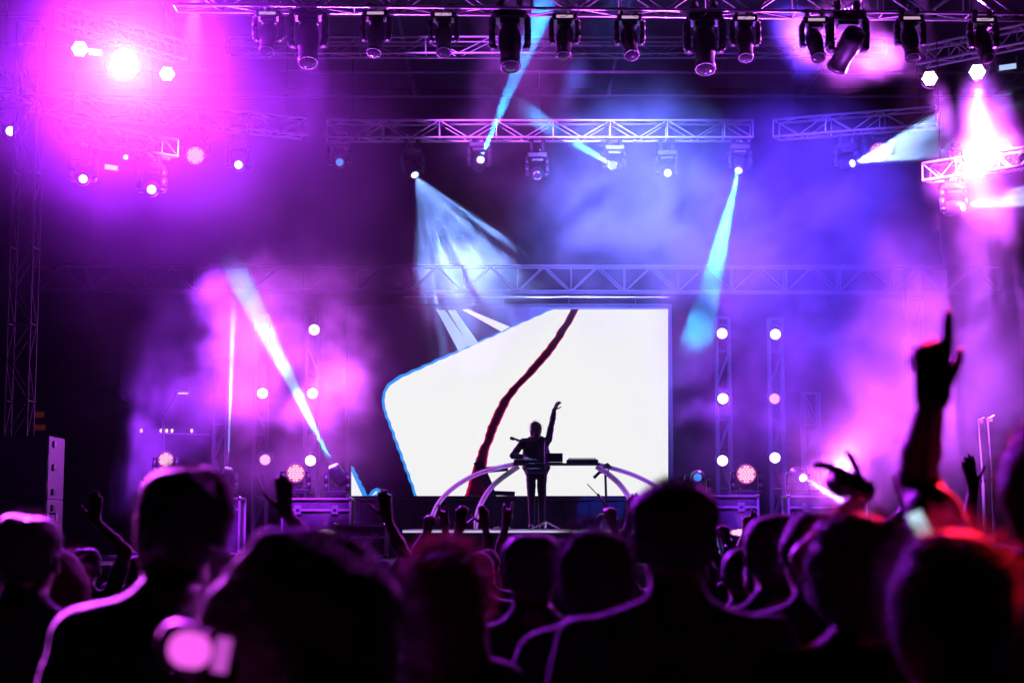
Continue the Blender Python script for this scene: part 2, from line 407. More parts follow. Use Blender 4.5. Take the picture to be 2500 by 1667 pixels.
def par(label, pos, aim, s=1., mat='l_pink', light=None, group='round pink lamps on towers', n=2, hexs=False, name='par_lamp', up=False):
    pos = Vector(pos); d = (Vector(aim) - pos).normalized(); q = aimq(d)
    root = thing(name, label, 'stage light', pos, group)
    can = put('can', lambda: MB().lathe([(.04, -.16), (.085, -.14), (.1, -.05), (.106, 0), (.106, .03), (.1, .034), (.098, .012)], 20, cap=False).mesh('can', True), 'can', M['black'], root, rot=q, scale=(s, s, s))
    if not hexs:
        put('pface', lambda: MB().lathe([(.0005, .016), (.099, .014)], 26, cap=False).mesh('lamp_face'), 'lamp_face', M[mat], can)
        e = put('pcells', lambda: cells(3, .028, .0125, .018, 8).mesh('led_cells', True), 'led_cells', M['l_rose_cell'] if mat == 'l_rose' else M['l_hot'], can); e['kind'] = 'stuff'
    else:
        e = put('hcells', lambda: cells(2, .046, .0245, .03, 10).mesh('led_cells', True), 'led_cells', M[mat], can); e['kind'] = 'stuff'
    yk = MB(); pts = []
    for k in range(13):
        th = math.pi * k / 12; pts.append((-.135 * math.cos(th), 0, (.16 if up else -.16) * math.sin(th) ** .6 * (-1)))
    put(('yk', up), lambda: MB().ribbon(pts, .012, .04).mesh('bracket'), 'bracket', M['black_matt'], root, scale=(s, s, s))
    if light:
        col, W, ang, bl = light
        spot(root, d * .09 * s, d, col, W, ang, bl, .07 * s)
    return root
CAMP = Vector((0, 0, HC))
MAG = (.40, .018, 1.0); PNK = (.68, .09, 1); BLU = (.12, .15, 1)

# -- dark lamps along the front truss
fr = [(655, 92, 0, 1), (752, 104, 1, 1.02), (918, 92, 0, 1), (1083, 95, 0, 1), (1245, 112, 1, 1.05), (1378, 100, 0, 1), (1537, 102, 0, 1), (1720, 118, 1, 1.05), (1819, 104, 0, 1), (1990, 108, 0, 1), (2070, 116, 1, 1.05), (2222, 104, 0, 1), (2400, 108, 0, 1)]
for i, (px, py, big, s) in enumerate(fr):
    p = P(px, py, 22.25); s *= (1.18 if big else .92)
    tr_z = P(px, 36 + (px - 1250) * .01, 22.25).z
    mh_label = '%s dark moving head lamp from the left under the front truss' % ORD[i]
    lt = None; ln = 'glass'; aim = p + Vector((.1 * math.sin(i * 2.3), -.55 - .2 * (i % 3 == 0), -1.3))
    if i == 10: aim = P(1955, 330, 23.5); ln = 'l_cold'; lt = ((.02, .06, 1), 12000, 5, .3, 0)
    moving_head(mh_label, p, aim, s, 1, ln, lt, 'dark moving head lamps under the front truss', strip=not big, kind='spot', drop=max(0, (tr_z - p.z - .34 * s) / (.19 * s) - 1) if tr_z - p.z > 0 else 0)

# -- beam lamps under the middle truss and its wings
G2 = 'beam lamps under the middle truss'
Z29 = P(1300, 340, 29).z
def mid(label, px, py, Y, aim, lens, light=None, s=.95, ytr=343, kind='beam'):
    p = P(px, py, Y); zt = P(px, ytr, Y).z
    return moving_head(label, p, aim, s, 1, lens, light, G2, kind=kind, drop=max(0, (zt - p.z - .34 * s - .06) / (.19 * s) - .6))
cold = (.3, .45, 1)
mid('lamp with a small white lens at the far left of the left wing truss', 26, 318, 26.5, P(10, 500, 18), 'l_cold', None, 1.1, 262)
mid('dim lamp with small white lens under the left wing truss', 582, 402, 28.4, P(600, 520, 15), 'l_cold', None, 1, 330)
mid('lamp with a blue lens at the left end of the middle truss', 829, 396, 29, P(832, 430, 12), 'l_blue', None)
mid('lamp sending a fan of pale rays down over the screen top', 1006, 415, 29, P(1215, 800, 26.2), 'l_cold', ((.18, .34, 1), 20000, 38, .25, 16))
mid('white-hot lamp whose narrow blue beam climbs to the front truss', 1170, 399, 29, P(1352, -40, 22.6), 'l_cold', ((.02, .30, 1), 160000, 3.5, .2, 0))
mid('unlit lamp hanging between the two upper blue beams', 1312, 425, 29, P(1320, 640, 22), 'glass', None)
mid('lamp throwing a short pale blue beam up to the left', 1500, 407, 29, P(1325, 300, 24.2), 'l_cyan', ((.06, .33, 1), 70000, 3.2, .2, 0))
mid('lamp turned to the right with pale shell in blue smoke', 1628, 420, 29, P(1720, 520, 24), 'l_cold', None)
mid('white-hot lamp with the thick pale cyan beam falling beside the screen', 1806, 405, 29, P(1690, 880, 25.2), 'l_cold', ((.03, .44, 1), 75000, 6.3, .2, 0))
mid('lamp with a white lens turned right at the wing truss', 2066, 404, 28.3, P(2520, 262, 24.6), 'l_cold', (cold, 14000, 24, .25, 20), ytr=335)
mid('lamp at right with a pale beam leaving the frame', 2330, 508, 25.0, P(2560, 470, 23.6), 'l_cold', (cold, 9000, 17, .25, 9), ytr=440)
# -- left arm lamps
mid('left of two lamps with round pale lenses under the left truss arm', 203, 436, 24.3, P(215, 620, 12), 'l_cold', None, .9, 355)
mid('right of two lamps with round pale lenses under the left truss arm', 370, 462, 25.0, P(385, 640, 12), 'l_cold', None, 1.0, 390)
# -- LED wash lamps
G3 = 'large round pink honeycomb lamps'
def wash(label, px, py, Y, aim, s=.95, light=None, hang=1, yaw=0, ytr=None):
    p = P(px, py, Y)
    dr = 0
    if ytr: dr = max(0, (P(px, ytr, Y).z - p.z - .34 * s - .06) / (.19 * s) - .6)
    return moving_head(label, p, aim, s, hang, 'l_rose', light, G3, kind='wash', name='wash_lamp', yaw=yaw, drop=dr)
wash('round honeycomb lamp glowing pink under the left wing truss', 477, 380, 28.2, P(430, 700, 2), .95, None, ytr=325)
wash('round honeycomb lamp glowing pink at right under the wing truss', 2147, 372, 28.75, P(2120, 500, 2), 1.04, ytr=320)
wash('round pale honeycomb lamp above the right truss arm', 2445, 368, 24.9, P(2440, 420, 2), .9, ((.75, .05, 1), 2500, 80, .7, 0), hang=-1)
wash('oval-looking honeycomb lamp standing on the left flight case', 722, 1155, 28.3, P(580, 900, 14), .95, None, -1)
wash('pink honeycomb lamp standing on the wide flight case right of the screen', 1822, 1157, 28.3, P(1830, 1180, 2), .98, None, -1)
wash('pink round lamp showing above the tall dark head at left', 405, 1122, 29, P(420, 1140, 2), .8, None, -1)
wash('pink honeycomb lamp half hidden by the gesturing hand', 2056, 1140, 28.3, P(2040, 1100, 2), .85, (PNK, 2500, 120, .7, 0), -1)
# -- floor beam lamps
G4 = 'beam lamps standing on flight cases'
def floor_beam(label, px, py, Y, aim, lens, light, s=.98):
    return moving_head(label, P(px, py, Y), aim, s, -1, lens, light, G4, kind='beam')
floor_beam('cyan-lensed lamp on the left case sending a thick beam up left', 824, 1158, 28.3, P(566, 640, 27.0), 'l_cyan', ((.0, .46, 1), 52000, 7.0, .2, 0))
floor_beam('blue-lensed lamp on a case just right of the screen', 1703, 1165, 28.3, P(1650, 1130, 10), 'l_blue', ((.03, .08, 1), 6000, 4, .3, 0))
floor_beam('white-lensed lamp on the far right case with beam falling right', 1950, 1160, 28.3, P(2160, 1285, 25.5), 'l_cold', ((.42, .36, 1), 45000, 4.6, .2, 0))
floor_beam('small blue lamp behind the left truss tower with thin upright beam', 556, 1160, 29.2, P(574, 640, 28), 'l_blue', ((.18, .3, 1), 220000, 2.0, .2, 0), .8)
# -- pars on towers
prs = [(645, 808, 'l_pink'), (767, 805, 'l_pink'), (641, 960, 'l_pink'), (763, 960, 'l_pink'), (647, 1122, 'l_rose'), (758, 1124, 'l_pink'),
       (1763, 814, 'l_pink'), (1893, 816, 'l_pink'), (1765, 973, 'l_pink'), (1891, 973, 'l_rose'), (1764, 1124, 'l_pink'), (1892, 1117, 'l_pink')]
nm = ['top', 'middle', 'bottom']
for i, (px, py, m_) in enumerate(prs):
    side = 'left' if i < 6 else 'right'; j = i % 6; io = ('outer', 'inner')[j % 2] if i < 6 else ('inner', 'outer')[j % 2]
    lt = None
    if i == 0: lt = (PNK, 900, 140, .7)
    if i == 3: lt = (PNK, 2000, 140, .7)
    if i == 2: lt = ((.5, .04, 1), 900, 140, .7)
    if i == 8: lt = ((.3, .04, 1), 1200, 140, .7)
    par('%s round pink lamp of the %s %s column' % (nm[j // 2], side, io), P(px, py, 30.3), P(px, py + 40, 5), 1.02, m_, lt)
# -- hexagonal clusters and the dazzling lamp
G5 = 'flower-shaped LED lamps on the truss arms'
par('flower-shaped white lamp on the upper left truss arm', P(195, 120, 23.6), P(195, 200, 3), 1.0, 'l_hot', None, G5, hexs=True, name='cluster_lamp', up=True)
par('flower-shaped white lamp under the low end of the upper left arm', P(408, 181, 25.0), P(400, 260, 3), .98, 'l_hot', None, G5, hexs=True, name='cluster_lamp', up=True)
par('flower-shaped lamp at right throwing pink light to the left', P(2270, 192, 24.2), P(2210, 210, 8), 1.0, 'l_hot', (PNK, 10, 60, .7), G5, hexs=True, name='cluster_lamp', up=True)
par('white-hot flower-shaped lamp pouring pink light downward at right', P(2386, 176, 24.4), P(2384, 300, 14), 1.05, 'l_hot', (PNK, 10, 60, .6), G5, hexs=True, name='cluster_lamp', up=True)
r_ = par('dazzling white magenta lamp glaring from the upper left arm', P(303, 152, 23.4), P(420, 420, 0), 1.9, 'l_hot', (MAG, 42000, 130, 1), None, name='dazzling_lamp', up=True)
for o in list(COL.objects):
    if o.type == 'LIGHT' and o.data.energy == 10:
        nm_ = o.parent['label']
        q = o.parent.location
        tgt, W, a = (P(1990, 90, 22.6), 15000, 44) if 'to the left' in nm_ else (P(2384, 520, 23.9), 55000, 33)
        d = (tgt - q).normalized(); o.location = d * .14; o.rotation_quaternion = d.to_track_quat('-Z', 'Y')
        o.data.energy = W; o.data.spot_size = R(a); o.data.spot_blend = .6; o.data.color = PNK
# -- unseen lamps on top of the front truss, mostly added to tint smoke and crowd
def unseen_topwash(label, px, aim, col, W, ang):
    moving_head(label, P(px, -95, 22.2), aim, .95, -1, 'l_rose', (col, W, ang, 1., 0), 'wash lamps on top of the front truss', kind='wash', name='wash_lamp')
unseen_topwash('added unseen wash lamp on top of the front truss colouring the central smoke blue', 1500, P(1560, 520, 28.2), BLU, 60000, 43)
unseen_topwash('added unseen wash lamp on top of the front truss colouring the left smoke pink', 900, P(830, 880, 29), (.5, .03, 1), 8000, 20)
unseen_topwash('added unseen wash lamp on top of the front truss colouring the right smoke pink', 2250, P(2240, 900, 27.8), (.6, .08, 1), 130000, 25)
unseen_topwash('added unseen wash lamp on top of the front truss colouring the right smoke violet', 1900, P(1960, 620, 28.4), (.10, .035, 1), 60000, 46)
unseen_topwash('added unseen wash lamp on top of the front truss colouring the trusses magenta', 700, P(1300, 330, 29), (.45, .07, 1), 18000, 30)
unseen_topwash('added unseen lamp on top of the front truss sweeping violet light over the crowd from the left', 330, P(900, 1500, 4), (.5, .02, 1), 12000, 34)  # this and the next are added to rim the crowd's heads and shoulders
unseen_topwash('added unseen lamp on top of the front truss sweeping magenta light over the crowd from the right', 2440, P(1700, 1500, 4), (.7, .04, 1), 10000, 34)
for px, wh in ((800, 'left'), (1800, 'right')):  # uplights added out of sight behind the crowd to brighten the front truss
    moving_head('added unseen wash lamp on the stage front lighting the front truss from below, %s' % wh, PZ(px, DECK + .43, 25.0), P(px, -20, 22.2), .95, -1, 'l_rose', ((.5, .06, 1), 14000, 60, 1, 0), 'added unseen wash lamps on the stage front edge', kind='wash', name='wash_lamp')
unseen_topwash('added unseen wash lamp on top of the front truss colouring the smoke at the right edge', 2380, P(2440, 860, 27.5), (.5, .08, 1), 140000, 23)
unseen_topwash('added unseen wash lamp on top of the front truss lighting the right flight cases violet', 1750, P(1880, 1140, 28.3), (.22, .02, 1), 60000, 22)
unseen_topwash('added unseen wash lamp on top of the front truss lighting the left flight cases violet', 780, P(720, 1150, 28.4), (.38, .02, 1), 45000, 18)
unseen_topwash('lamp topping the far right of the front truss, throwing red on the crowd', 2590, P(2320, 1425, 2.8), (1, .01, .02), 260000, 3.0)
unseen_topwash('added unseen lamp topping the front truss beyond the left edge of the picture', -260, P(300, 1440, 3.6), (.7, .06, 1), 500000, 2.4)  # narrow lamp added to light the cheek and shoulder at left
unseen_topwash('added unseen lamp on top of the front truss colouring the low left smoke violet', 480, P(430, 1010, 29.4), (.32, .03, 1), 120000, 19)
# small pale-lens lamps and flat strobes on the arms
def mini(label, px, py, Y, lens='l_cold', s=.5):
    moving_head(label, P(px, py, Y), P(px, py + 60, 3), s, 1, lens, None, 'small lamps on the truss arms', kind='beam', name='small_lamp')
mini('small lamp with a white lens under the middle of the left truss arm', 307, 384, 24.7)
mini('small lamp with a white lens above the right truss arm', 2335, 392, 24.9)
def strobe(label, px, py, Y, wd, ht, roll, mat):
    q = P(px, py, Y); t = thing('strobe_panel', label, 'stage light', q, 'flat strobe panels', 0)
    ro = Quaternion((0, 1, 0), roll) @ Quaternion((1, 0, 0), R(20))
    h = MB().box((-wd / 2 - .02, 0, -ht / 2 - .02), (wd / 2 + .02, .09, ht / 2 + .02), bev=.012).build('housing', M['black'], t, rot=ro)
    MB().box((-wd / 2, -.008, -ht / 2), (wd / 2, -.002, ht / 2)).build('panel', M[mat], h)
    MB().ribbon([(-wd / 2 - .03, .045, 0), (-wd / 2 - .03, .045, ht / 2 + .1), (wd / 2 + .03, .045, ht / 2 + .1), (wd / 2 + .03, .045, 0)], .012, .03).build('bracket', M['black_matt'], t, rot=ro)
strobe('flat strobe panel glowing beside the dazzling lamp', 231, 128, 23.8, .2, .08, R(5), 'l_hot')
strobe('flat strobe panel glowing pink under the left truss arm', 272, 409, 24.6, .2, .075, R(8), 'l_rose_cell')
strobe('flat strobe panel glowing pale at the upper right corner', 2460, 164, 24.3, .26, .08, R(-8), 'l_sliver' if 'l_sliver' in M else 'e_sliver')

# ------------------------------------------------------------------ video screen
SY = 30.5
sc = thing('video_screen', 'large video screen showing a white shape with dark red stem', 'video screen', PZ(1245, DECK, SY))
so = -sc.location
def flat(name, pts, mat, k, parent=sc):
    """flat picture element on the screen face, k sheets in front of it"""
    v = [P(x, y, SY) + Vector((0, -.006 * k, 0)) for x, y in pts]
    return MB().add([q + so for q in v], [tuple(range(len(v)))]).build(name, M[mat], parent)
a, b = P(853, 748, SY), P(1638, 1214, SY)
MB().box((a.x, SY + .002, b.z), (b.x, SY + .16, a.z), bev=.01).build('cabinet', M['screen_off'], sc, loc=so)
for nm_, lo, hi in (('frame_bar', (a.x - .03, SY - .004, a.z + .002), (b.x + .03, SY + .17, a.z + .05)), ('frame_bar', (a.x - .03, SY - .004, b.z - .05), (b.x + .03, SY + .17, b.z - .002)),
                    ('frame_bar', (a.x - .05, SY - .003, b.z - .05), (a.x - .002, SY + .17, a.z + .05)), ('frame_bar', (b.x + .002, SY - .003, b.z - .05), (b.x + .05, SY + .17, a.z + .05))):
    MB().box(lo, hi).build(nm_, M['black_matt'], sc, loc=so)
tb0, tb1 = P(985, 725, SY), P(1632, 726, SY)
bar('hanging_bar', tb0 + so, tb1 + so, .016, M['chrome'], sc)
for k in range(4):
    q = tb0.lerp(tb1, (k + .5) / 4); bar('hanger', q + so, Vector((q.x, q.y, a.z + .04)) + so, .01, M['black_matt'], sc)
pl = MB()
for k in range(24):
    u0 = a.x + (b.x - a.x) * k / 24; u1 = a.x + (b.x - a.x) * (k + 1) / 24
    pl.box((u0 + .004, SY + .02 + .02 * (k % 2), DECK + .004), (u1 - .004, SY + .1, b.z - .052))
pl.build('plinth_cloth', M['skirt'], sc, loc=so)
rnd = random.Random(5)
def jag(p, q, n, amp):
    out = []
    for i in range(n):
        t = i / n; x = p[0] + (q[0] - p[0]) * t; y = p[1] + (q[1] - p[1]) * t
        L = math.hypot(q[0] - p[0], q[1] - p[1]); nx, ny = -(q[1] - p[1]) / L, (q[0] - p[0]) / L
        s = amp * (1 if i % 2 else -1) * rnd.uniform(.4, 1); out.append((x + nx * s, y + ny * s))
    return out
def shape(off, amp):
    r = []
    r += jag((1350 - off * .5, 755), (968 - off, 928 - off * .8), 26, amp)
    r += [(952 - off, 941 - off * .5), (942 - off, 957), (939 - off, 978), (942 - off, 1000)]
    r += jag((944 - off, 1005), (1019 - off, 1209), 16, amp)
    r += [(1018 - off, 1210), (1631, 1210), (1631, 755)]
    return r
flat('picture_white_edge', shape(7, 1.6), 'e_cyan', 1)
flat('picture_white', shape(0, 1.3), 'e_white', 2)
path = [(1404, 755, 19), (1385, 790, 20), (1358, 832, 22), (1330, 868, 26), (1296, 908, 24), (1262, 942, 22), (1238, 972, 24), (1218, 1008, 26), (1203, 1042, 25), (1190, 1080, 22), (1178, 1110, 26), (1170, 1150, 34), (1166, 1180, 46), (1162, 1210, 56)]
def stem(k, seed):
    rr = random.Random(seed); lf = []; rt = []
    for i in range(len(path) - 1):
        for s_ in range(4):
            t = s_ / 4; x, y, w_ = [path[i][j] + (path[i + 1][j] - path[i][j]) * t for j in range(3)]
            jx = rr.uniform(-2, 2); lf.append((x - w_ / 2 * k + jx, y)); rt.append((x + w_ / 2 * k + jx * .6, y))
    lf.append((path[-1][0] - path[-1][2] / 2 * k, 1210)); rt.append((path[-1][0] + path[-1][2] / 2 * k, 1210))
    return lf + rt[::-1]
flat('picture_stem_glow', stem(1.0, 3), 'e_rose', 3)
flat('picture_stem_red', stem(.76, 3), 'e_red', 4)
flat('picture_stem_core', stem(.6, 3), 'e_dark', 5)
for pts in ([(1066, 757), (1086, 757), (1146, 843), (1120, 858)], [(1093, 757), (1112, 757), (1167, 836), (1146, 846)]):
    flat('picture_blue_streak', pts, 'e_sliver', 3)
flat('picture_pale_streak', [(1127, 756), (1142, 755), (1245, 798), (1224, 810)], 'e_white', 3)
flat('picture_corner_edge', [(858, 1136)] + jag((864, 1142), (898, 1209), 8, 1.5) + [(898, 1210), (858, 1210)], 'e_cyan', 3)
flat('picture_corner', [(858, 1150), (885, 1210), (858, 1210)], 'e_white', 4)
flat('picture_chevron_edge', [(899, 1210), (908, 1196), (920, 1190), (940, 1198), (958, 1210)], 'e_cyan', 3)
flat('picture_chevron', [(908, 1210), (918, 1198), (944, 1210), (926, 1210), (918, 1205)], 'e_white', 4)

# ------------------------------------------------------------------ flight cases, speakers, distant things
def case(label, pxa, pxb, ytop, Y, depth=.62, z0=DECK + .003):
    a, b = P(pxa, ytop, Y), P(pxb, ytop, Y); w_ = b.x - a.x; h = a.z - z0; cx = (a.x + b.x) / 2
    t = thing('flight_case', label, 'flight case', (cx, Y, z0), 'road cases on the stage')
    e = .018; hw = w_ / 2
    MB().box((-hw + e, e, .1), (hw - e, depth - e, h - e)).build('body', M['case'], t)
    ed = shared('edgebar', lambda: MB().box((-.5, -.5, -.5), (.5, .5, .5)).mesh('edge_rail'))
    if not ed.materials: ed.materials.append(M['alu'])
    def rail(c_, s_): link('edge_rail', ed, None, t, loc=c_, scale=s_)
    for x in (-hw, hw):
        for y in (0, depth): rail((x, y, (h + .1) / 2), (2 * e, 2 * e, h - .1 - 2.1 * e))
        for z in (h, .1): rail((x, depth / 2, z), (2 * e, depth - 2.1 * e, 2 * e))
    for y in (0, depth):
        for z in (h, .1): rail((0, y, z), (w_ - 2.1 * e, 2 * e, 2 * e))
    rail((0, -.002, h - .19), (w_ - 2.2 * e, 1.6 * e, 2.2 * e))
    for x in (-hw, hw):
        for z in (h, .1): put('ballcorner', lambda: MB().lathe([(.001, -.04), (.03, -.03), (.042, 0), (.03, .03), (.001, .04)], 12).mesh('corner', True), 'corner', M['chrome'], t, loc=(x, 0, z))
    for x in (-hw * .55, hw * .55):
        lt = put('latch', lambda: MB().box((-.06, -.014, -.075), (.06, .004, .075), bev=.005).mesh('latch'), 'latch', M['alu_dull'], t, loc=(x, -.004, h - .19))
        put('latchk', lambda: MB().box((-.028, -.026, -.02), (.028, -.015, .02), bev=.004).mesh('latch_knob'), 'latch_knob', M['chrome'], lt)
    for x in (-hw + .1, hw - .1):
        for y in (.1, depth - .1): put('caster', lambda: MB().tube([(-.02, 0, .04), (.02, 0, .04)], .04, 14).box((-.03, -.03, .07), (.03, .03, .098)).mesh('caster'), 'caster', M['black_matt'], t, loc=(x, y, .001))
case('flight case left of the screen carrying two lamps', 690, 855, 1217, 28.05)
case('flight case right of the screen carrying a blue and a pink lamp', 1668, 1850, 1210, 28.05)
case('flight case farthest right with the bright beam crossing it', 1925, 2115, 1211, 28.05)
case('small flight case at left under the thin blue beam', 510, 585, 1216, 28.9)
case('road case at far left behind the tall dark head', 350, 460, 1170, 28.75)
case('low road case in front of the screen plinth at left', 820, 942, 1282, 26.6, .5)
for px, yt, Y, lab in ((2412, 1022, 27.4, 'right of two thin upright stands in pink smoke at far right'), (2389, 1026, 27.9, 'left of two thin upright stands in pink smoke at far right')):
    t = thing('upright_stand', lab, 'stand', PZ(px, DECK + .003, Y)); h_ = P(px, yt, Y).z - DECK
    bar('lower_tube', (0, 0, .1), (0, 0, h_ * .55), .028, M['alu'], t); bar('upper_tube', (0, 0, h_ * .55), (-.05, 0, h_), .014, M['alu'], t)
    bar('arm', (-.05, 0, h_), (.06, -.03, h_ + .05), .018, M['alu'], t); MB().box((-.03, -.03, h_ - .06), (.03, .03, h_ + .02), bev=.008).build('head', M['alu_dull'], t)
    for k in range(3): bar('leg', (0, 0, .35), (.3 * math.cos(k * 2.09 + .4), .3 * math.sin(k * 2.09 + .4), .01), .014, M['alu_dull'], t)
# wedge monitor at the stage front
wq = PZ(1800, DECK + .003, 25.2)
wm = thing('stage_monitor', 'wedge monitor with pale edges at the stage front, among raised hands', 'speaker', wq)
MB().add([(-.3, 0, 0), (.3, 0, 0), (.3, .5, 0), (-.3, .5, 0), (-.3, .02, .12), (.3, .02, .12), (.3, .42, .42), (-.3, .42, .42), (-.3, .5, .4), (.3, .5, .4)],
         [(3, 2, 1, 0), (0, 1, 5, 4), (4, 5, 6, 7), (7, 6, 9, 8), (8, 9, 2, 3), (0, 4, 7, 8, 3), (1, 2, 9, 6, 5)]).build('cabinet', M['case'], wm)
MB().add([(-.27, .04, .145), (.27, .04, .145), (.27, .40, .415), (-.27, .40, .415)], [(0, 1, 2, 3)]).build('grille', M['alu_dull'], wm, loc=(0, -.004, .006))
for x in (-.305, .305): bar('edge_trim', (x, .02, .125), (x, .42, .425), .012, M['chrome'], wm)
bar('edge_trim', (-.3, .012, .122), (.3, .012, .122), .012, M['chrome'], wm)
# loudspeaker stack
spx0, spx1 = P(-60, 1200, 25.4).x, P(116, 1200, 25.4).x
for i in range(2):
    z0 = DECK + .004 + i * .985
    t = thing('loudspeaker', ['lower black loudspeaker of the stack at the left edge', 'upper black loudspeaker of the stack at the left edge'][i], 'speaker', ((spx0 + spx1) / 2, 25.4, z0), 'stacked loudspeakers')
    hw = (spx1 - spx0) / 2
    MB().box((-hw, 0, 0), (hw, .9, .98), bev=.012).build('cabinet', M['black_matt'], t)
    MB().box((-hw + .05, -.014, .06), (hw - .07, -.002, .92)).build('grille', M['black_matt'], t)
    MB().box((hw - .03, -.009, .03), (hw - .012, -.001, .95)).build('edge_trim', M['strip'], t)
    for z in (.12, .5, .86): MB().box((hw + .002, .2, z - .05), (hw + .03, .34, z + .05), bev=.008).build('handle', M['black'], t)
hb = thing('rail_end', 'small white rail end beside the loudspeaker stack', 'rail', (spx1 + .12, 25.3, DECK + .003))
z1 = P(130, 1262, 25.3).z - DECK
bar('post', (0, 0, 0), (0, 0, z1 - .05), .02, M['alu'], hb)
for z in (z1 - .05, z1 + .05): MB().box((-.06, -.02, z - .014), (.06, .02, z + .014)).build('bar', M['strip'], hb)
MB().box((.045, -.021, z1 - .034), (.062, .021, z1 + .034)).build('end_plate', M['strip'], hb)
# distance, behind the stage on the left
bd = thing('building', 'dark building far behind the stage with two dim red windows', 'building', (P(40, 1000, 70).x, 70, 0))
hx = 3.2; hz = P(40, 960, 70).z
MB().box((-hx, 0, 0), (hx, 6, hz)).build('wall', M['black_matt'], bd)
MB().add([(-hx - .2, -.2, hz), (hx + .2, -.2, hz), (hx + .2, 6.2, hz), (-hx - .2, 6.2, hz), (-hx - .2, 3, hz + 1.2), (hx + .2, 3, hz + 1.2)], [(0, 1, 5, 4), (2, 3, 4, 5), (0, 4, 3), (1, 2, 5)]).build('roof', M['skirt'], bd)
for px, py in ((95, 1012), (98, 1043)):
    q = P(px, py, 69.97) - bd.location
    wi = MB().box((-.28, -.03, -.15), (.28, .0, .15)).build('window', M['black_matt'], bd, loc=q)
    MB().box((-.24, -.036, -.12), (.24, -.031, .12)).build('pane', M['l_redwin'], wi)
fe = thing('festoon', 'string of small warm bulbs hanging in the dark left background', 'string lights', P(345, 1052, 44))
f0 = -fe.location
bar('wire', P(335, 1046, 44) + f0, P(520, 1044, 44) + f0, .006, M['black_matt'], fe)
for px in (345, 393, 407, 420, 468):
    q = P(px, 1051, 44) + f0
    put('bulb', lambda: MB().lathe([(.02, .05), (.035, .02), (.04, -.01), (.02, -.05), (.001, -.055)], 10).mesh('bulb', True), 'bulb', M['l_warm'], fe, loc=q)
lp = thing('lamp_post', 'thin lamp post with slanted arm and lit head behind left smoke', 'lamp post', PZ(400, 0, 44))
l0 = -lp.location
bar('pole', (0, 0, 0), P(400, 1020, 44) + l0, .05, M['alu_dull'], lp); bar('arm', P(400, 1015, 44) + l0, P(434, 958, 44) + l0, .025, M['alu_dull'], lp)
q = P(447, 956, 44) + l0
MB().box((-.17, -.08, -.04), (.17, .08, .05), bev=.02).build('lamp_head', M['alu_dull'], lp, loc=q); MB().box((-.13, -.085, -.055), (.13, .06, -.042)).build('lamp_glass', M['l_warm'], lp, loc=q)
bar('cross_bar', P(400, 1058, 44) + l0, P(512, 1061, 44) + l0, .018, M['alu_dull'], lp)

